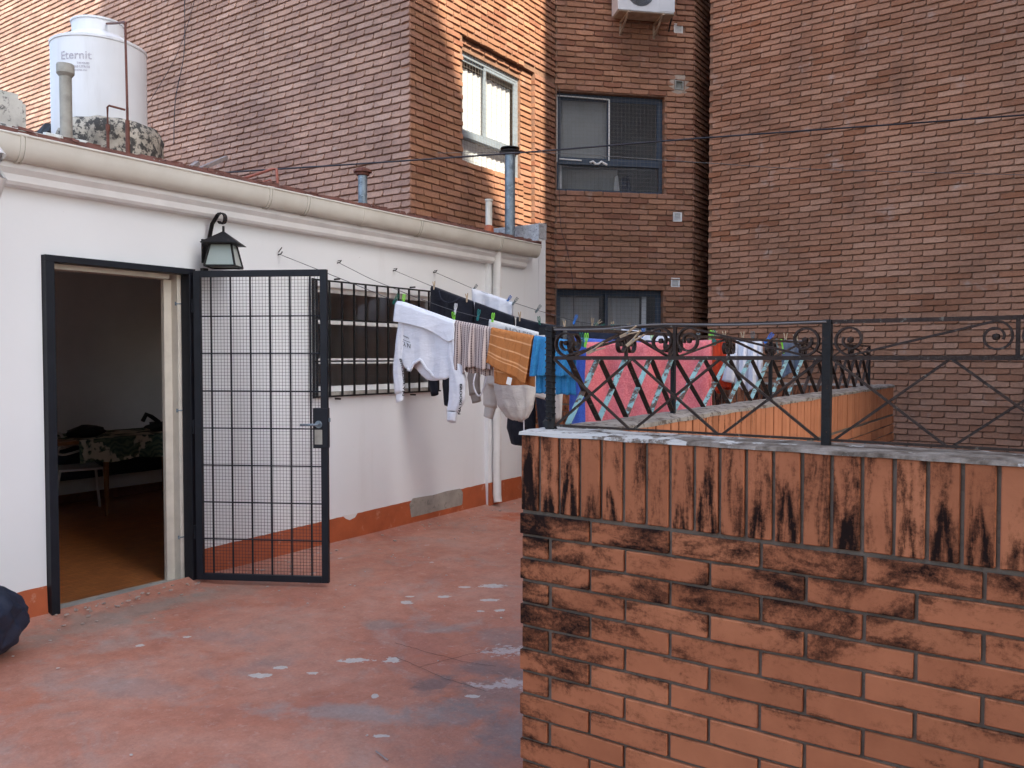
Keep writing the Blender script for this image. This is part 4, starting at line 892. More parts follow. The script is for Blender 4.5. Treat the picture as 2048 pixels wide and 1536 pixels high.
mb.tube([PB(.08, 4.262, -.07), PB(.40, 4.255, -.07)], .010, 6); mb.obj('white_tape', 'vent', wA)
mb = MB(); rough = [PB(.52 + .25 * i / 6, 4.23 + .022 * math.sin(i * 1.9), -.072) for i in range(7)]; mb.tube(rough, .016, 6); mb.obj('sealant', 'curtain', wA)
# garments seen behind the lower pane
for (x, y, mt) in ((.93, 1.0, 'curtain_grey'), (1.03, 1.17, 'c_navy')):
    mb = MB(); mb.hexa([PB(x - .02, 3.86, -.2), PB(y, 3.86, -.2), PB(y, 3.86, -.24), PB(x - .02, 3.86, -.24)], [PB(x, 4.08, -.2), PB(y - .03, 4.10, -.2), PB(y - .03, 4.10, -.24), PB(x, 4.08, -.24)]); mb.obj('draped_cloth', mt, wA)
# vent grilles in the bay wall
for i, ((a, b, c, d)) in enumerate(vh):
    mb = MB(); F = PB; 
    def bx(mb, a, b, c, d, n0, n1): return mb.hexa([F(a, c, n0), F(b, c, n0), F(b, c, n1), F(a, c, n1)], [F(a, d, n0), F(b, d, n0), F(b, d, n1), F(a, d, n1)])
    bx(mb, a, b, c, c + .016, -.02, .008); bx(mb, a, b, d - .016, d, -.02, .008); bx(mb, a, a + .016, c + .016, d - .016, -.02, .008); bx(mb, b - .016, b, c + .016, d - .016, -.02, .008); bx(mb, a + .016, b - .016, c + .016, d - .016, -.05, -.03)
    V = mb.obj('air_vent', 'vent' if i != 1 else 'fibre', AP)
    if i != 1:
        for k in range(5): z = c + .026 + k * .0185; bx(MB(), a + .016, b - .016, z, z + .009, -.025, .002).obj('louvre', 'vent', V)
    else:
        mb = MB(); n = 30; o = []; q = []
        for k in range(n):
            an = 2 * math.pi * k / n; rr = (.125 + .03 * max(abs(math.cos(an)), abs(math.sin(an)))) * (1 + .35 * noise.noise(Vector((k * 1.9, 3, 0)))); sq = .075 / max(abs(math.cos(an)), abs(math.sin(an)))
            o.append(F((a + b) / 2 + rr * math.cos(an), (c + d) / 2 + rr * math.sin(an), .002)); q.append(F((a + b) / 2 + sq * math.cos(an), (c + d) / 2 + sq * math.sin(an), .012))
        mb.add(o + q, [(k, (k + 1) % n, n + (k + 1) % n, n + k) for k in range(n)]); mb.obj('cement_halo', 'stucco', V)
mb = MB(); mb.hexa([PB(1.72, 6.2, .0035), PB(1.88, 6.2, .0035), PB(1.88, 6.2, .0055), PB(1.72, 6.2, .0055)], [PB(1.70, 6.34, .0035), PB(1.86, 6.34, .0035), PB(1.86, 6.34, .0055), PB(1.70, 6.34, .0055)])
# air conditioner on the bay wall
AC = thing('air_conditioner', 'white outdoor air conditioner unit on rusty-edged wall brackets high on the bay wall', 'air conditioner', (-.24, 10.6, 6.2))
def bx2(mb, a, b, c, d, n0, n1): return mb.hexa([PB(a, c, n0), PB(b, c, n0), PB(b, c, n1), PB(a, c, n1)], [PB(a, d, n0), PB(b, d, n0), PB(b, d, n1), PB(a, d, n1)])
bx2(MB(), .78, 1.58, 6.19, 6.71, .08, .36).obj('casing', 'ac', AC, bevel=.008)
bx2(MB(), .81, 1.59, 6.178, 6.189, .09, .35).obj('base_tray', 'ac_tray', AC)
bx2(MB(), 1.36, 1.585, 6.21, 6.69, .361, .366).obj('side_panel', 'ac', AC)
mb = MB()
for rr in [.19 - .014 * i for i in range(13)]: mb.tube([PB(1.10 + rr * math.cos(2 * math.pi * k / 40), 6.45 + rr * math.sin(2 * math.pi * k / 40), .368) for k in range(41)], .0022, 4, BN)
mb.obj('fan_grille', 'win_alu', AC)
mb = MB(); mb.add([PB(1.10 + .195 * math.cos(2 * math.pi * k / 32), 6.45 + .195 * math.sin(2 * math.pi * k / 32), .3615) for k in range(32)], [tuple(range(32))]); mb.obj('fan_opening', 'room_dark', AC)
for u in (.93, 1.42):
    mb = MB(); mb.bar(PB(u, 6.163, .004), PB(u, 6.163, .40), .03, .025); mb.bar(PB(u, 6.00, .006), PB(u, 6.15, .34), .022, .02); mb.bar(PB(u, 5.97, .006), PB(u, 6.17, .006), .03, .008, BN); mb.obj('bracket', 'ac_tray', AC)
mb = MB(); mb.tube([PB(1.58, 6.30, .2), PB(1.63, 6.24, .15), PB(1.63, 6.08, .03)], .012, 6); mb.obj('hose', 'black', AC)

# ------------------------------------------------------------------ right-hand brick building (blank wall) and an added unseen block shading it and the bay
RB = thing('brick_party_wall', 'huge blank brown brick building wall filling the view behind the iron railings', 'brick wall', (4, 11.2, -3))
wq = BrickWall((.56, 11.2, 0), (1, 0, 0), (0, -1, 0), CO, .270, .009, D=.10, b=.005, jit=.0050, z0=.01, lean=.013).rows(.0, 6.6, -.8, 7.3, phase=.05, wob=.003)
build_bricks([wq], RB, 'brick_right', 300, 'brick', lambda x, y: x > 1410 and y < 640)
mb = MB(); mb.box(.563, 9.0, 11.210, 12.6, -3, 7.4); mb.obj('wall', 'mortar_tower', RB)
mb = MB(); mb.box(.58, 9.0, 11.25, 12.6, 7.4, 18); mb.obj('upper_wall', 'brick_far', RB)
mb = MB(); mb.box(7.57, 12, 4.45, 11.19, -3, 18); tag(mb.obj('side_shade_block', 'plaster_bounce'), 'pale unseen block added right of the view to keep sun off the bay and party wall', 'building')  # added out of view; its corner cuts the right edge of the sun strip

# ------------------------------------------------------------------ added unseen block behind the viewpoint, stepped to shape the shade on the yard
NB = thing('shade_block', 'tall pale unseen block added behind the viewpoint to shade the yard and tower', 'apartment building', (12, -6, -3))
mb = MB(); mb.box(4.6, 9.96, -11, -3, -3, 21.0); mb.box(9.96, 15.6, -11, -3, -3, 21.01); mb.box(9.96, 15.6, -3.7, -3.002, 21.01, 23.6); mb.box(15.6, 21.5, -11, -3, -3, 22.8); mb.obj('wall', 'plaster_bounce', NB)  # roof steps set so only the sun strip and side patch stay lit
for i in range(6):
    for j in range(7):
        x, z = 6 + i * 2.6, 1 + j * 2.7; mb = MB(); mb.box(x, x + 1.3, -3.001, -2.97, z, z + 1.3); f = mb.obj('window', 'win_alu', NB); mb = MB(); mb.box(x + .06, x + 1.24, -2.969, -2.965, z + .06, z + 1.24); mb.obj('pane', 'glass', f)

# ------------------------------------------------------------------ brick parapets
PX0, PY0, ZT = 3.465, 2.08, 1.268
NP = thing('brick_parapet', 'near orange brick parapet with upright soldier course and black soot stains, in the foreground', 'brick parapet', (4.5, 2.18, 0))
pc = .0702; pb = dict(D=.11, b=.0025, jit=.0009, ch=.0022)
wn = BrickWall((PX0, PY0, 0), (1, 0, 0), (0, -1, 0), pc, .249, .0092, z0=1.022 - 14 * pc + .0, **pb)
wn.z0 = 1.022 + .007 - 14 * pc - .0137 / 2 + .0
for k in range(-1, 14):
    zc = 1.0245 - .0308 - k * pc
    if zc < .02: break
    if k < 0: continue
    ph = -.0137 if k % 2 == 0 else .1108 - .0115
    u = ph + .0137
    if k % 2: wn.items.append((.008, .1108 - .0115, zc, .0612, .0))
    while u < 4.6: wn.items.append((u if u > 0 else 0, u + .2400, zc, .0612, 0)); u += .249
build_bricks([wn], NP, 'brick_near', 400, 'brick')
ws = BrickWall((PX0, PY0, 0), (1, 0, 0), (0, -1, 0), pc, .07, .0137, **pb).soldiers(.004, 4.6, 1.036, .229, .0612, .0091)
build_bricks([ws], NP, 'brick_soldier', 400, 'soldier_brick')
mb = MB(); mb.box(PX0 + .006, 8.2, PY0 + .009, 2.285, -3, 1.266); mb.obj('mortar_core', 'mortar_near', NP)
def coping(mb, a, b, w0, w1, z, amp, n=60, axis='x'):
    vs_ = []
    for i in range(n + 1):
        t = a + (b - a) * i / n
        for j, (ww, zz) in enumerate(((w0, z - .0035), (w0 + .004, z + .006), (w0 + .06, z + .010), ((w0 + w1) / 2, z + .008), (w1 - .04, z + .010), (w1, z + .002), (w1, z - .012))):
            q = amp * noise.noise(Vector((t * 9, j * 2.1, z * 7 + w0))); vs_.append((t, ww + q * .6, zz + q) if axis == 'x' else (ww + q * .6, t, zz + q))
    k = 7; mb.add(vs_, [(k * i + j, k * i + j + 1, k * i + k + j + 1, k * i + k + j) for i in range(n) for j in range(k - 1)] + [tuple(range(k - 1, -1, -1)), tuple(range(n * k, n * k + k))])
mb = MB(); coping(mb, PX0 - .002, 8.2, PY0 - .0045, 2.287, 1.2685, .0028, 240); mb.obj('coping', 'mortar_cap', NP)
SP = thing('brick_parapet', 'second brick parapet running away along the stairwell, under the lattice railing', 'brick parapet', (3.57, 4.8, 0))
wv = BrickWall((3.63, 2.285, 0), (0, 1, 0), (1, 0, 0), pc, .249, .0092, **pb).soldiers(.004, 5.155, 1.036, .232, .0612, .0091)
build_bricks([wv], SP, 'brick_inner', 300, 'soldier_brick')
wv2 = BrickWall((3.63, 2.285, 0), (0, 1, 0), (1, 0, 0), pc, .249, .0092, z0=1.022 - 30 * pc, **pb).rows(0.0, 5.155, 1.022 - 26 * pc - .001, 1.023, wob=0)
build_bricks([wv2], SP, 'brick_inner', 300, 'brick', lambda x, y: y < 960)
wv3 = BrickWall((3.465, 7.22, 0), (0, -1, 0), (-1, 0, 0), pc, .249, .0092, z0=1.022 - 14 * pc, **pb).rows(0.0, 5.03, .02, 1.023, wob=0)
wv4 = BrickWall((3.465, 7.22, 0), (0, -1, 0), (-1, 0, 0), pc, .07, .0137, **pb).soldiers(.004, 5.12, 1.036, .232, .0612, .0091)
build_bricks([wv3, wv4], SP, 'brick_near', 0, 'terrace_brick')
mb = MB(); mb.box(3.474, 3.621, 2.287, 7.435, -3, 1.264); mb.obj('mortar_core', 'mortar_near', SP)
mb = MB(); coping(mb, 2.289, 7.445, 3.462, 3.634, 1.271, .005, 150, 'y'); mb.obj('coping', 'mortar_old', SP)
FP = thing('brick_parapet', 'far brick parapet with dark stained upright bricks closing the end of the terrace', 'brick parapet', (1.8, 7.3, 0))
wf = BrickWall((.045, 7.22, 0), (1, 0, 0), (0, -1, 0), pc, .07, .0137, **pb).soldiers(.004, 3.40, 1.036, .232, .0612, .0091)
wf2 = BrickWall((.045, 7.22, 0), (1, 0, 0), (0, -1, 0), pc, .249, .0092, z0=1.022 - 14 * pc, **pb).rows(0.0, 3.41, .02, 1.023, wob=0)
build_bricks([wf], FP, 'brick_stained', 300, 'soldier_brick', lambda x, y: x > 1380 or x < 1110)
build_bricks([wf2], FP, 'brick_stained', 60, 'brick', lambda x, y: x < 1110)
mb = MB(); mb.box(.054, 3.46, 7.229, 7.43, -3, 1.264); mb.obj('mortar_core', 'mortar_near', FP)
mb = MB(); coping(mb, .04, 3.46, 7.215, 7.437, 1.271, .005, 80); mb.obj('coping', 'mortar_old', FP)
#PART4
# ------------------------------------------------------------------ iron railings
def railing(T, P, posts, ncross, w0, w1, w2, mats, sq, strap, post_w, U, N, skip0=False, alt=None):
    """posts: u positions; crosses between w0 and w1, scroll band between w1 and w2"""
    Uz = Vector((0, 0, 1))
    for i, u in enumerate(posts):
        if skip0 and i == 0: continue
        MB().bar(P(u, w0 - .008, 0), P(u, w2 + .006, 0), post_w, post_w, U).obj('post', mats['post'], T, bevel=.0015)
    for i in range(len(posts) - 1):
        a, b = posts[i] + post_w * .55, posts[i + 1] - post_w * .55; st = (b - a) / ncross[i]
        MB().bar(P(a, w1, 0), P(b, w1, 0), sq, sq * 1.1).obj('mid_rail', mats['rail'], T)
        MB().bar(P(a, w2, 0), P(b, w2, .001), sq, sq).obj('top_rail', mats['rail'], T)
        for k in range(ncross[i]):
            x0, x1 = a + st * k, a + st * (k + 1)
            m1 = mats['down']; m2 = mats['up'] if not alt or alt(i, k) else mats['down']
            MB().bar(P(x0 + .004, w1 - .004, strap[1] * .5), P(x1 - .004, w0 + .006, strap[1] * .5), strap[1], strap[0], N).obj('diagonal_bar', m1, T)
            MB().bar(P(x0 + .004, w0 + .006, -strap[1] * .55), P(x1 - .004, w1 - .004, -strap[1] * .55), strap[1], strap[0], N).obj('diagonal_bar', m2, T)
        mid = (a + b) / 2; H2 = w2 - w1
        MB().bar(P(mid, w1, 0), P(mid, w2, 0), sq * .9, sq * .9, U).obj('stem', mats['rail'], T)
        for sgn, e in ((1, a), (-1, b)):
            r0 = H2 * .43; r1 = H2 * .40; c0 = (e + sgn * (r0 + .004), w1 + H2 * .50); c1 = (mid - sgn * (r1 + .006), w2 - H2 * .47)
            pts = []
            for j in range(26):          # spiral by the post, outermost at the bottom
                th = -math.pi / 2 - j * R(19); rr = r0 * (1 - .024 * j); pts.append((c0[0] + sgn * rr * math.cos(th), c0[1] + rr * math.sin(th)))
            pts.reverse()
            for j in range(26):
                th = math.pi / 2 - j * R(19); rr = r1 * (1 - .024 * j); pts.append((c1[0] + sgn * rr * math.cos(th), c1[1] + rr * math.sin(th)))
            o = MB().sweep([P(x, z, 0) for x, z in pts], [(-.0026, -.008), (.0026, -.008), (.0026, .008), (-.0026, .008)], N).obj('scroll', mats['rail'], T, smooth=50)
            o.data.transform(Matrix())
            for cc, rr in ((c0, r0), (c1, r1)):
                MB().lathe([(.0, -.008), (.007, -.006), (.0085, 0), (.007, .006), (0, .008)], P(cc[0], cc[1], 0), 8, cap=False).obj('ball', mats['rail'], T)
R1 = thing('iron_railing', 'near rusty iron railing with scrolls and thin crossed bars on the front parapet', 'railing', (3.51, 2.19, 1.27))
P1 = lambda u, w_, n=0: (u, 2.185 - n, w_)
railing(R1, P1, [3.51, 4.34, 5.17, 6.0], [3, 3, 3], 1.283, 1.5, 1.592, dict(post='iron', rail='iron_brown', up='iron_brown', down='iron_brown'), .010, (.010, .006), .022, (1, 0, 0), (0, -1, 0))
MB().bar((3.50, 2.185, 1.2905), (6.0, 2.185, 1.2905), .012, .006).obj('base_rail', 'iron_brown', R1)
mb = MB(); mb.tube([(3.51 + .0155 * math.cos(t * .9), 2.185 + .0155 * math.sin(t * .9), 1.60 - t * .0028) for t in range(0, 105)], .0028, 5)
mb.obj('wire_wrap', 'iron', R1)
mb = MB(); mb.lathe([(.018, 0), (.022, .012), (.016, .03)], (3.51, 2.185, 1.278), 8, .15); mb.obj('foot', 'iron', R1)
mb = MB(); mb.box(3.468, 3.50, 2.182, 2.188, 1.572, 1.596); mb.obj('hook_plate', 'iron', R1)
MB().tube(smoothp([(3.53, 2.175, 1.588), (3.70, 2.170, 1.586), (3.86, 2.178, 1.596), (4.1, 2.176, 1.59), (4.34, 2.172, 1.592)]), .003, 6).obj('loose_wire', 'cable_lite', R1)
R2 = thing('iron_railing', 'rusty iron railing of flat crossed straps with peeling pale teal paint on the second parapet', 'railing', (3.55, 2.2, 1.27))
P2 = lambda u, w_, n=0: (3.535 + n, u, w_)
railing(R2, P2, [2.24, 3.08, 4.36, 5.62, 6.9], [4, 4, 4, 5], 1.283, 1.5, 1.592, dict(post='iron', rail='iron_brown', up='iron_teal', down='iron_brown'), .012, (.020, .004), .018, (0, 1, 0), (1, 0, 0), skip0=True, alt=lambda i, k: i < 2 or (i == 2 and k < 2))

# ------------------------------------------------------------------ clothes lines
LY = {1: 4.04, 2: 4.63, 3: 5.28, 4: 5.82}
LZ = {1: [(0, 2.27), (.75, 2.018), (1.17, 1.872), (1.24, 1.862), (1.65, 1.735), (1.96, 1.68), (2.25, 1.628), (2.6, 1.585), (3.0, 1.578), (3.33, 1.588), (3.52, 1.598)],
      2: [(0, 2.266), (.37, 2.109), (.83, 1.948), (1.16, 1.845), (1.5, 1.765), (1.96, 1.655), (2.3, 1.62), (2.7, 1.592), (3.52, 1.598)],
      3: [(0, 2.26), (.434, 2.098), (.85, 1.958), (1.26, 1.822), (1.49, 1.765), (1.75, 1.725), (2.2, 1.68), (3, 1.625), (3.52, 1.6)],
      4: [(0, 2.293), (.467, 2.11), (.844, 1.99), (1.135, 1.90), (1.5, 1.80), (1.84, 1.742), (2.7, 1.645), (3.52, 1.6)]}
def zl(l, x):
    P = LZ[l]
    for (a, za), (b, zb) in zip(P[:-1], P[1:]):
        if x <= b: return za + (zb - za) * max(0, (x - a)) / (b - a)
    return P[-1][1]
names = {1: 'nearest clothes line, starting beside the gate and holding the white sweatshirt', 2: 'second clothes line out, holding the cream printed hoodie and royal blue towel', 3: 'third clothes line out, holding the black sweaters', 4: 'farthest clothes line, holding the grey-white shirt and mostly empty pegs'}
for l in LY:
    mb = MB(); pts = [(x, LY[l], zl(l, x)) for x in [i * .08 for i in range(45)]]; mb.tube(pts, .0023, 5)
    o = mb.obj('clothes_line', 'cord', smooth=True); tag(o, names[l], 'clothes line', 'clothes lines strung from the white wall to the railing')
    mb = MB(); mb.tube([(0.0, LY[l], LZ[l][0][1] - .01), (.035, LY[l], LZ[l][0][1] - .004), (.045, LY[l] + .004, LZ[l][0][1] + .012)], .004, 6); mb.obj('wall_hook', 'iron', o)
    MB().tube([(.02, LY[l] - .012, LZ[l][0][1] + .006), (.03, LY[l] + .012, LZ[l][0][1] + (.045 if l == 1 else .008))], .0035, 5).obj('knot', 'iron', o)
mb = MB(); mb.tube([(0.02, 4.64, 2.266), (.05, 4.5, 2.235), (.08, 4.4, 2.20)], .002, 5)

# ------------------------------------------------------------------ washing
def lerp_pts(P, x):
    if x <= P[0][0]: return P[0][1]
    for (a, fa), (b, fb) in zip(P[:-1], P[1:]):
        if x <= b:
            t = (x - a) / (b - a); t = t * t * (3 - 2 * t); return fa + (fb - fa) * t
    return P[-1][1]
def panel(name, mat, l, x0, x1, front, back, parent=None, folds=(18, .008), yoff=0.0, skew=(0, 0), narrow=(0, 0), seed=0, lump_=.0, nu=44, zoff=.0, gap=.008):
    """a cloth folded over line l; front/back are drops as [(u, drop)] tables"""
    nt_ = 26; Y = LY[l] + yoff
    def pos(u, s, drop, side):
        f = s / max(drop, 1e-3)
        k = 1 if side < 0 else .8
        x = x0 + (x1 - x0) * u; mid = (x0 + x1) / 2
        sk = skew[0] if side < 0 else skew[1]; nr = narrow[0] if side < 0 else narrow[1]
        xx = x + sk * s + (mid - x) * nr * f + .004 * noise.noise(Vector((u * 3, s * 6, seed)))
        wv = folds[1] * (math.sin(u * folds[0] + seed + s * 3) + .6 * math.sin(u * folds[0] * 2.1 + seed * 2)) * min(1, .15 + s * 5)
        lp = lump_ * noise.noise(Vector((u * 40, s * 90, seed)))
        y = Y + side * (gap * min(1, s / .02) + .012 * f * k) + wv * (1 if side < 0 else .9) + lp
        return (xx, y, zl(l, x) + .004 + zoff - s + .25 * wv * f)
    mb = MB(); vs_, uv = [], []
    for i in range(nu + 1):
        u = i / nu; df, db = lerp_pts(front, u), lerp_pts(back, u)
        for j in range(nt_, 0, -1): vs_.append(pos(u, df * j / nt_, df, -1)); uv.append((u, j / nt_))
        vs_.append(pos(u, 0, 1, -1)); uv.append((u, 0))
        for j in range(1, nt_ + 1): vs_.append(pos(u, db * j / nt_, db, 1)); uv.append((u, j / nt_))
    k = 2 * nt_ + 1; mb.add(vs_, [(i * k + j, (i + 1) * k + j, (i + 1) * k + j + 1, i * k + j + 1) for i in range(nu) for j in range(k - 1)]); mb.uv = uv
    o = mb.obj(name, mat, parent, smooth=True); m = o.modifiers.new('thickness', 'SOLIDIFY'); m.thickness = .0035; m.offset = 0
    def at(u, s): df = lerp_pts(front, u); p = pos(u, s, df, -1); return (p[0], p[1] - .0045, p[2])
    return o, at
def tubeg(name, mat, Y, secs, parent=None, n=18, rip=.004, seed=0, cap_top=True):
    """a hanging sleeve or leg: secs = (x, z, half width, half thickness)"""
    S_ = []
    for (a, b) in zip(secs[:-1], secs[1:]):
        for t in range(6): S_.append([p + (q - p) * t / 6 for p, q in zip(a, b)])
    S_.append(list(secs[-1])); vs_ = []
    for i, (x, z, hw, ht) in enumerate(S_):
        for k in range(n):
            a = 2 * math.pi * k / n; r_ = 1 + .0 * k; q = rip * noise.noise(Vector((math.cos(a) * 2 + seed, math.sin(a) * 2, z * 9)))
            vs_.append((x + (hw + q) * math.cos(a), Y + (ht + q) * math.sin(a) + rip * math.sin(k * 2.2 + z * 20 + seed), z + .01 * math.sin(a + seed) * (i == len(S_) - 1)))
    fs = [(i * n + k, i * n + (k + 1) % n, (i + 1) * n + (k + 1) % n, (i + 1) * n + k) for i in range(len(S_) - 1) for k in range(n)]
    if cap_top: fs.append(tuple(range(n - 1, -1, -1)))
    mb = MB(); mb.add(vs_, fs); o = mb.obj(name, mat, parent, smooth=True); m = o.modifiers.new('thickness', 'SOLIDIFY'); m.thickness = .003; m.offset = -1
    return o
def print_on(txt, size, fn, parent, bold=0, name='print', mat='ink'):
    vs_, fs = text_mesh(txt, size, bold); mb = MB(); mb.add([fn(x, y) for x, y, _ in vs_], fs); o = mb.obj(name, mat, parent)
    m = o.modifiers.new('thickness', 'SOLIDIFY'); m.thickness = .0008; return o

# line 1
SW = thing('sweatshirt', 'white sweatshirt pegged upside down on the nearest line, sleeves lettered in black', 'sweatshirt', (1.44, LY[1], 1.8))
x0, x1 = 1.205, 1.665
b_, at = panel('body', 'c_white', 1, x0, x1, [(0, .37), (.12, .42), (.22, .43), (.30, .37), (.42, .335), (.55, .39), (.66, .42), (.85, .39), (1, .35)], [(0, .37), (.5, .45), (1, .36)], SW, (9, .008), seed=1.3, narrow=(.04, .05))
panel('hem_fold', 'c_white', 1, x0 - .02, x1 + .008, [(0, .135), (.5, .115), (.9, .145), (1, .12)], [(0, .03), (1, .03)], SW, (7, .007), yoff=-.010, seed=2.1, narrow=(-.04, 0), gap=.014)
q = [(x0 + (x1 - x0) * u, ) for u in (0, 1)]
mb = MB(); pts = [panel_pt for panel_pt in [at(.02 + .96 * i / 24, .072 + .006 * math.sin(i * .8)) for i in range(25)]]; mb.tube([(p[0], p[1] - .012, p[2]) for p in pts], .0014, 4); mb.obj('seam', 'c_taupe', SW)
mb = MB(); pts = [at(.18 + .46 * i / 20, lerp_pts([(0, .43), (.22, .435), (.30, .375), (.42, .34), (.55, .395), (.66, .425)], .18 + .46 * i / 20) - .012) for i in range(21)]; mb.sweep(pts, [(-.010, -.002), (.010, -.002), (.010, .002), (-.010, .002)], (0, 1, 0)); mb.obj('collar', 'c_white', SW, smooth=True)
print_on('N.Y.C', .040, lambda x, y: at(.12 - x / .46, .255 + y), SW)
print_on('Fashionable', .016, lambda x, y: at(.12 - x / .46, .215 + y), SW)
mb = MB(); mb.sweep([at(.02 + .2 * i / 6, .244) for i in range(7)], [(-.0012, -.0004), (.0012, -.0004), (.0012, .0004), (-.0012, .0004)], (0, 1, 0)); mb.obj('print', 'ink', SW)
tubeg('sleeve', 'c_white', LY[1] - .01, [(1.235, 1.78, .025, .012), (1.215, 1.6, .032, .018), (1.195, 1.42, .040, .020), (1.205, 1.27, .034, .018)], SW, seed=1)
tubeg('cuff', 'c_white', LY[1] - .01, [(1.205, 1.272, .029, .016), (1.207, 1.215, .027, .015)], SW, seed=1, rip=.001)
tubeg('sleeve', 'c_white', LY[1] - .01, [(1.650, 1.70, .022, .012), (1.655, 1.52, .036, .02), (1.690, 1.36, .062, .022), (1.685, 1.24, .060, .02), (1.650, 1.16, .042, .018)], SW, seed=3)
tubeg('cuff', 'c_white', LY[1] - .01, [(1.648, 1.162, .036, .016), (1.640, 1.10, .030, .015)], SW, seed=3, rip=.001)
print_on('BROOKLYN', .046, lambda x, y: (1.222 + y * .6 + .035 * math.sin(x * 9 + 1.2), LY[1] - .0400 + .4 * abs(y * .6 - .012) , 1.375 - x), SW, .001)
print_on('BROOKLYN', .036, lambda x, y: (1.728 + y * .5 - .16 * max(0, x), LY[1] - .0380 + .25 * abs(y), 1.245 - x), SW, .0015)
o, at = panel('woven_scarf', 'weave', 1, 1.672, 1.945, [(0, .30), (.3, .32), (.35, .27), (1, .26)], [(0, .31), (1, .30)], None, (16, .012), seed=4, yoff=-.006)
tag(o, 'brown and cream striped woven scarf folded over the line between sweatshirt and orange towel', 'scarf')
o, at = panel('hand_towel', 'weave', 1, 1.86, 1.95, [(0, .24), (1, .22)], [(0, .2), (1, .2)], None, (9, .016), seed=6, yoff=-.02); bpy.data.objects.remove(o)
o, at = panel('hand_towel', 't_orange', 1, 1.955, 2.255, [(0, .215), (.5, .245), (1, .285)], [(0, .34), (1, .30)], None, (8, .006), skew=(-.16, 0), seed=7, yoff=-.012, lump_=.003)
tag(o, 'orange ribbed hand towel with pale stripes hung over the nearest line', 'towel')
mb = MB(); p = [at(.62, .262), at(.71, .267), at(.70, .312), at(.60, .305)]; mb.add([(x, y - .012, z) for x, y, z in p], [(0, 1, 2, 3)]); k = mb.obj('care_tag', 'tag', o); k.modifiers.new('t', 'SOLIDIFY').thickness = .001
o, at = panel('hand_towel', 't_blue', 1, 2.262, 2.535, [(0, .235), (.5, .215), (1, .20)], [(0, .335), (1, .31)], None, (26, .008), skew=(-.10, 0), seed=9, yoff=-.010, lump_=.003)
tag(o, 'small sky blue hand towel bunched on the line behind the railing post', 'towel')
mb = MB(); p = [(2.40, 3.995, 1.405), (2.425, 3.995, 1.402), (2.425, 3.995, 1.37), (2.40, 3.995, 1.373)]; mb.add([(x, y, z - .07) for x, y, z in p], [(0, 1, 2, 3)]); k = mb.obj('care_tag', 'tag', o); k.modifiers.new('t', 'SOLIDIFY').thickness = .001
o, at = panel('bath_towel', 't_pink', 1, 2.61, 3.335, [(0, .50), (.5, .47), (1, .42)], [(0, .45), (1, .40)], None, (13, .017), seed=11, lump_=.004, yoff=-.004, nu=90)
tag(o, 'large coral pink bath towel hanging behind the lattice railing', 'towel')
# line 2
o, at = panel('bath_towel', 't_royal', 2, 2.14, 2.76, [(0, .62), (1, .55)], [(0, .5), (1, .5)], None, (14, .018), seed=13, lump_=.004, nu=60)
tag(o, 'royal blue bath towel half hidden behind the coral pink towel', 'towel')
HD = thing('hoodie', 'cream hoodie with outlined lettering hung upside down behind the orange towel', 'hoodie', (1.73, LY[2], 1.7))
o, at = panel('body', 'c_offwhite', 2, 1.50, 1.975, [(0, .45), (1, .43)], [(0, .44), (1, .44)], HD, (9, .006), seed=15)
for row, txt in ((0.062, 'NOLFIRA'), (.112, 'NOUOA2')):
    cu = bpy.data.curves.new('t', 'FONT'); cu.body = txt; cu.size = .062; cu.fill_mode = 'NONE'; cu.bevel_depth = .0011; cu.bevel_resolution = 0; cu.resolution_u = 4; cu.space_character = 1.12
    t_ = bpy.data.objects.new('t', cu); COL.objects.link(t_); me = bpy.data.meshes.new_from_object(t_.evaluated_get(bpy.context.evaluated_depsgraph_get()))
    mb = MB(); mb.add([at(.30 + v.co.x / .475, max(.004, row - v.co.y)) for v in me.vertices], [tuple(p.vertices) for p in me.polygons]); bpy.data.objects.remove(t_); bpy.data.meshes.remove(me)
    mb.obj('print', 'win_alu' if False else 'iron', HD)
tubeg('sleeve', 'c_offwhite', LY[2] + .01, [(1.52, 1.50, .04, .02), (1.495, 1.30, .052, .024), (1.50, 1.16, .054, .022)], HD, seed=5)
tubeg('cuff', 'c_offwhite', LY[2] + .01, [(1.50, 1.16, .046, .018), (1.482, 1.085, .036, .016)], HD, seed=5, rip=.001)
tubeg('sleeve', 'c_taupe', LY[2] + .04, [(1.36, 1.55, .05, .02), (1.33, 1.36, .05, .022), (1.345, 1.24, .044, .02)], HD, seed=8)
tubeg('cuff', 'c_taupe', LY[2] + .04, [(1.345, 1.24, .040, .018), (1.358, 1.185, .034, .016)], HD, seed=8, rip=.001)
MB().tube(smoothp([(1.395, LY[2], 1.44), (1.375, LY[2] - .02, 1.32), (1.41, LY[2] - .02, 1.24), (1.445, LY[2] - .02, 1.25), (1.475, LY[2] - .01, 1.34), (1.50, LY[2], 1.42)]), .006, 6).obj('drawstring', 'c_white', HD, smooth=True)
tubeg('hood', 'c_offwhite', LY[2] - .02, [(1.74, 1.42, .17, .05), (1.73, 1.28, .165, .055), (1.73, 1.17, .14, .055), (1.745, 1.10, .085, .04), (1.76, 1.075, .03, .015)], HD, n=26, rip=.008, seed=10)
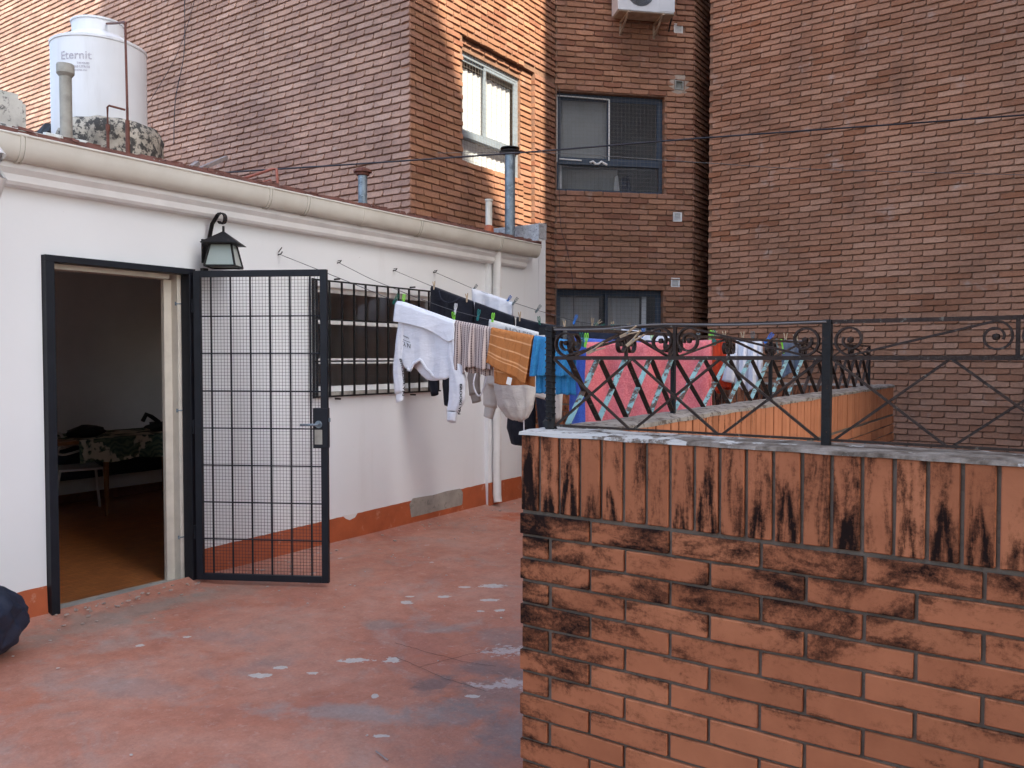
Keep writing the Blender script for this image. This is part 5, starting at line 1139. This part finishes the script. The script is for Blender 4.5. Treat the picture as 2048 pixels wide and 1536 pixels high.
# line 3
BS = thing('sweater', 'black round-necked sweater, leftmost dark garment, pegged on the third line', 'sweater', (.64, LY[3], 1.9))
panel('body', 'c_black', 3, .43, .865, [(0, .55), (1, .55)], [(0, .5), (1, .5)], BS, (9, .010), seed=17)
MB().tube(smoothp([(.53, LY[3] - .022, 2.055), (.56, LY[3] - .026, 1.985), (.63, LY[3] - .028, 1.955), (.70, LY[3] - .022, 1.965), (.74, LY[3] - .018, 1.99)]), .004, 6).obj('collar', 'c_navy', BS, smooth=True)
tubeg('sleeve', 'c_black', LY[3], [(.44, 1.6, .05, .02), (.435, 1.35, .050, .02), (.465, 1.19, .033, .018)], BS, seed=2)
tubeg('sleeve', 'c_black', LY[3], [(.60, 1.5, .035, .02), (.585, 1.28, .032, .02), (.595, 1.10, .022, .016)], BS, seed=4)
o, at = panel('black_shirt', 'c_black', 3, .885, 1.265, [(0, .40), (1, .42)], [(0, .4), (1, .4)], None, (8, .008), seed=19)
tag(o, 'plain black shirt hanging between the black sweater and the black trousers', 'shirt')
TR = thing('trousers', 'black trousers with a long leg reaching down past the cream hood', 'trousers', (1.45, LY[3], 1.7))
panel('waist', 'c_black', 3, 1.29, 1.70, [(0, .34), (1, .34)], [(0, .34), (1, .34)], TR, (8, .012), seed=21)
tubeg('leg', 'c_black', LY[3], [(1.36, 1.50, .09, .03), (1.34, 1.2, .12, .03), (1.33, .95, .130, .03), (1.35, .83, .11, .025)], TR, seed=6)
tubeg('leg', 'c_navy', LY[3] - .01, [(1.54, 1.50, .08, .03), (1.54, 1.2, .066, .028), (1.56, .95, .052, .022), (1.55, .90, .05, .02)], TR, seed=7)
MB().tube([(1.385, LY[3] - .04, 1.35), (1.385, LY[3] - .045, 1.05), (1.388, LY[3] - .045, .86)], .005, 6).obj('drawstring', 'c_white', TR)
o = tubeg('white_sleeve', 'c_offwhite', LY[3] + .03, [(1.68, 1.6, .06, .02), (1.645, 1.25, .040, .02), (1.64, 1.02, .028, .015)], None, seed=9)
tag(o, 'pale sleeve of a garment hanging between the black trousers and the railing post', 'garment')
# line 4
o, at = panel('light_shirt', 'c_white', 4, .45, .885, [(0, .42), (.3, .20), (.7, .22), (1, .36)], [(0, .3), (1, .3)], None, (10, .014), seed=23, narrow=(.1, .1))
tag(o, 'thin grey-white shirt with loose folds on the farthest line', 'shirt')
# right of the post, seen through the railings
o, at = panel('dark_shirt', 'c_navy', 3, 1.75, 2.30, [(0, .16), (1, .14)], [(0, .1), (1, .1)], None, (9, .01), seed=25); tag(o, 'dark navy garment whose top shows above the royal blue towel', 'garment')
o, at = panel('pillowcase', 'c_white', 4, 1.92, 2.35, [(0, .07), (1, .06)], [(0, .05), (1, .05)], None, (6, .004), seed=26, zoff=-.01); tag(o, 'white cloth showing as a strip above the blue towel behind the railing', 'cloth')
o, at = panel('dark_cloth', 'c_black', 2, 2.78, 3.08, [(0, .10), (1, .08)], [(0, .08), (1, .08)], None, (8, .008), seed=28); tag(o, 'black cloth strip visible over the top of the coral pink towel', 'cloth')
for nm, x_, s_, tx in (('sock', 2.90, .36, 'left red sock hanging just right of the coral pink towel'), ('sock', 2.955, .33, 'right red sock beside the white shirt')):
    o = tubeg(nm, 'c_red', LY[3], [(x_, zl(3, x_), .025, .010), (x_, zl(3, x_) - .2, .030, .014), (x_ + .01, zl(3, x_) - s_ + .05, .034, .016), (x_ + .02, zl(3, x_) - s_, .02, .01)], None, seed=x_); tag(o, tx, 'sock')
o, at = panel('white_tee', 'c_white', 3, 3.03, 3.20, [(0, .30), (.5, .34), (1, .27)], [(0, .24), (1, .24)], None, (16, .018), seed=31); tag(o, 'crumpled white t-shirt behind the lattice, right of the red socks', 't-shirt')
o = tubeg('white_sock', 'c_white', LY[3] - .03, [(3.01, 1.53, .03, .012), (3.0, 1.42, .034, .014), (2.985, 1.35, .038, .012)], None, seed=12); tag(o, 'white sock with a small black mark left of the crumpled t-shirt', 'sock')
MB().box(2.975, 2.992, LY[3] - .0455, LY[3] - .044, 1.385, 1.392).obj('mark', 'ink', o)
o, at = panel('grey_shorts', 'c_grey', 3, 3.33, 3.47, [(0, .24), (.5, .20), (1, .12)], [(0, .2), (1, .1)], None, (9, .010), seed=33); tag(o, 'slate grey shorts at the railing end of the third line', 'shorts')

# ------------------------------------------------------------------ pegs
def peg_parts(wood):
    a = MB(); 
    if wood:
        a.hexa([(-.0045, -.005, -.034), (-.0005, -.005, -.034), (-.0005, .005, -.034), (-.0045, .005, -.034)], [(-.0055, -.005, .0), (-.0008, -.005, .0), (-.0008, .005, .0), (-.0055, .005, .0)])
        a.hexa([(-.0055, -.005, .0002), (-.0008, -.005, .0002), (-.0008, .005, .0002), (-.0055, .005, .0002)], [(-.0125, -.005, .040), (-.0095, -.005, .040), (-.0095, .005, .040), (-.0125, .005, .040)])
    else:
        a.sweep([(-.002, 0, -.036), (-.006, 0, -.02), (-.003, 0, -.004), (-.0055, 0, .008)], [(-.0045, -.0018), (.0045, -.0018), (.0045, .0018), (-.0045, .0018)], (0, 1, 0))
        a.tube([(-.0075 + .0045 * math.cos(t * .52 + 1.57 + .0), 0, .026 + .019 * math.sin(t * .52 + 1.57)) for t in range(13)], .0021, 5, (0, 1, 0))
    me1 = a.mesh('prong')
    b = MB(); b.v = [(-x, y, z) for x, y, z in a.v]; b.f = [tuple(reversed(f)) for f in a.f]; me2 = b.mesh('prong')
    s_ = MB(); s_.tube([(0, -.006, 0), (0, .006, 0)], .0032, 6); s_.tube([(-.004, -.0062, -.004), (.0, -.0068, .003), (.004, -.0062, -.004)], .0009, 4); me3 = s_.mesh('spring')
    return me1, me2, me3
PEG = {}
def peg(col, p, tilt, label, group='clothes pegs on the lines', turn=0, sc=1.0):
    wood = col == 'wood'
    if col not in PEG:
        ms = peg_parts(wood)
        for m_ in ms[:2]: m_.materials.append(MAT['peg_' + col])
        ms[2].materials.append(MAT['galv'])
        PEG[col] = ms
    t = thing('clothes_peg', label, 'clothes peg', p, group); t.rotation_euler = (random.uniform(-.25, .25), R(tilt), R(turn)); t.scale = (sc,) * 3
    for m_, nm in zip(PEG[col], ('prong', 'prong', 'spring')):
        o = bpy.data.objects.new(nm, m_); COL.objects.link(o); o.parent = t
def lp(l, x, dz=.004, dy=-.004): return (x, LY[l] + dy, zl(l, x) + dz)
PL_ = [('dkgreen', 1, 1.165, 40, 'dark green peg gripping bare line left of the white sweatshirt'), ('lime', 1, 1.235, 8, 'lime green peg at the left corner of the white sweatshirt'),
       ('lime', 1, 1.655, 6, 'lime green peg at the right corner of the white sweatshirt'), ('white', 2, 1.20, 6, 'white peg in front of the black sweater'),
       ('teal', 2, 1.405, 18, 'teal green peg in front of the plain black shirt'), ('lime', 2, 1.53, 4, 'lime green peg at the left corner of the lettered cream hoodie'),
       ('lime', 2, 1.985, 20, 'lime green peg beside the railing post, right corner of the cream hoodie'),
       ('wood', 3, .462, -12, 'wooden peg at the left shoulder of the black sweater'), ('wood', 3, .805, -12, 'wooden peg at the right shoulder of the black sweater'),
       ('wood', 3, 1.32, -8, 'wooden peg on the waist of the black trousers'), ('dkgreen', 3, 1.50, -10, 'dark green peg on the black trousers beside the wooden one'),
       ('grey', 4, .475, 50, 'grey peg at the left end of the grey-white shirt'), ('blue', 4, .84, 45, 'blue peg near the right end of the grey-white shirt'),
       ('grey', 4, .905, 40, 'grey peg just right of the blue peg on the farthest line'), ('grey', 4, 1.14, 40, 'lone grey peg in front of the white end wall'),
       ('blue', 4, 1.50, 20, 'blue peg on bare line in front of the curtained window'), ('wood', 4, 1.66, 10, 'pale wooden peg standing upright in front of the lower curtained window'),
       ('wood', 4, 1.71, 45, 'pale wooden peg leaning right beside the upright one'), ('wood', 4, 1.85, -18, 'wooden peg above the cluster of dark green pegs'),
       ('wood', 4, 2.0, -22, 'wooden peg, rightmost of those before the curtained window'), ('dkgreen', 3, 1.98, 20, 'dark green peg, left one of the dark cluster'),
       ('dkgreen', 3, 2.05, -15, 'dark green peg, middle of the dark cluster'), ('teal', 3, 2.12, 10, 'teal peg, right one of the dark cluster'), ('wood', 3, 1.72, -6, 'wooden peg just above the twisted railing post'),
       ('blue', 3, 2.36, 14, 'bright blue peg in front of the window edge right of the dark cluster'), ('lime', 1, 2.60, 2, 'lime peg at the left corner of the coral pink towel'),
       ('dkgreen', 1, 2.575, -3, 'dark green peg beside the lime one at the pink towel'), ('lime', 1, 3.01, -3, 'lime peg in the middle of the coral pink towel'),
       ('grey', 2, 3.02, 5, 'greyish peg rising behind the right half of the pink towel'), ('lime', 1, 3.325, 10, 'lime peg at the right corner of the coral pink towel'), ('dkgreen', 1, 3.345, -12, 'dark green peg at the right end of the nearest line'),
       ('wood', 3, 2.885, 6, 'wooden peg on the left red sock'), ('wood', 3, 2.95, -4, 'wooden peg on the right red sock'), ('grey', 3, 3.14, 2, 'grey-green peg on the crumpled white t-shirt'), ('wood', 3, 3.075, -5, 'wooden peg left of the grey-green one on the t-shirt'),
       ('blue', 3, 3.24, 40, 'bright blue slanted peg right of the white t-shirt'), ('wood', 3, 3.35, 0, 'wooden peg on the left of the slate grey shorts'), ('wood', 3, 3.42, -20, 'wooden peg on the right of the slate grey shorts')]
for col, l, x, tl, lb in PL_: peg(col, lp(l, x, .010), tl, lb)
peg('lime', (3.522, 4.62, 1.56), 5, 'lime peg clipped to the lattice railing far right', 'clothes pegs on the railings', 90)
peg('grey', (3.522, 4.52, 1.56), -5, 'grey-blue peg clipped to the lattice railing beside the lime one', 'clothes pegs on the railings', 90)
peg('wood', (3.678, 2.165, 1.525), 66, 'weathered wooden peg lying along the scroll of the near railing', 'clothes pegs on the railings', 0, .82)
peg('wood', (3.79, 2.160, 1.572), 68, 'upper wooden peg near the middle scroll of the near railing', 'clothes pegs on the railings', 0, .82)
peg('wood', (3.81, 2.158, 1.553), 48, 'lower wooden peg pointing down beside the middle scroll of the near railing', 'clothes pegs on the railings', 0, .82)

# ------------------------------------------------------------------ cables
def cable(name, pts, r_, mat, label):
    mb = MB(); mb.tube(smoothp(pts, 10), r_, 6); tag(mb.obj(name, mat, smooth=True), label, 'cable')
cable('overhead_cable', [(-2.75, 4.55, 3.22), (-2.09, 5.01, 3.30), (-.84, 5.87, 3.40), (.45, 6.76, 3.51), (1.89, 7.75, 3.65), (4.42, 9.49, 3.87), (6.9, 11.19, 4.12)], .0085, 'cable', 'thick dark cable sagging across the view from the roof to the right brick wall')
cable('thin_wire', [(-.3, 6.25, 3.50), (.61, 6.87, 3.50), (1.9, 7.75, 3.40), (3.03, 8.52, 3.33), (6.9, 11.19, 3.22)], .003, 'cable_lite', 'thin grey wire dipping below the thick cable towards the right')
cable('hanging_wire', [(-5.02, 6.69, 6.4), (-5.04, 6.69, 5.6), (-5.25, 6.69, 5.0), (-5.3, 6.69, 4.4)], .006, 'cable', 'dark wire hanging down the side wall right of the water tank')
cable('slanting_wire', [(-4.70, 6.69, 6.4), (-5.2, 6.69, 5.6), (-6.1, 6.69, 4.9), (-6.6, 6.69, 4.45)], .004, 'cable', 'thin wire slanting down the side wall towards the water tank')
cable('drop_wire', [(-1.0, 9.70, 5.2), (-1.0, 9.72, 3.5), (-.93, 9.80, 3.0), (-.87, 9.86, 2.5), (-.86, 9.87, 1.7)], .004, 'cable', 'thin dark wire dangling down the inner corner of the brick tower')

# ------------------------------------------------------------------ dark bag at the left edge
bm = bmesh.new(); bmesh.ops.create_icosphere(bm, subdivisions=5, radius=1)
for v in bm.verts:
    c_ = v.co.copy(); z = c_.z; taper = 1 - .55 * max(0, z) ** 1.3
    fold = .07 * abs(math.sin(math.atan2(c_.y, c_.x) * 4 + z * 5 + 2 * noise.noise(c_ * 1.5))) + .22 * noise.noise(c_ * 1.7) + .10 * abs(noise.noise(c_ * 4)) + .04 * noise.noise(c_ * 9)
    x, y = c_.x * .23 * taper * (1 + fold), c_.y * .26 * taper * (1 + fold); zz = max(-.92, z) * .24 + .222
    v.co = Vector((.40 + x, 1.745 + y, max(.004, zz + .012 * noise.noise(c_ * 5))))
me = bpy.data.meshes.new('fabric_bag'); bm.to_mesh(me); bm.free(); me.materials.append(MAT['navy_bag']); me.shade_smooth()
o = bpy.data.objects.new('fabric_bag', me); COL.objects.link(o); tag(o, 'slumped dark navy fabric bag on the floor at the left edge of the picture', 'bag')
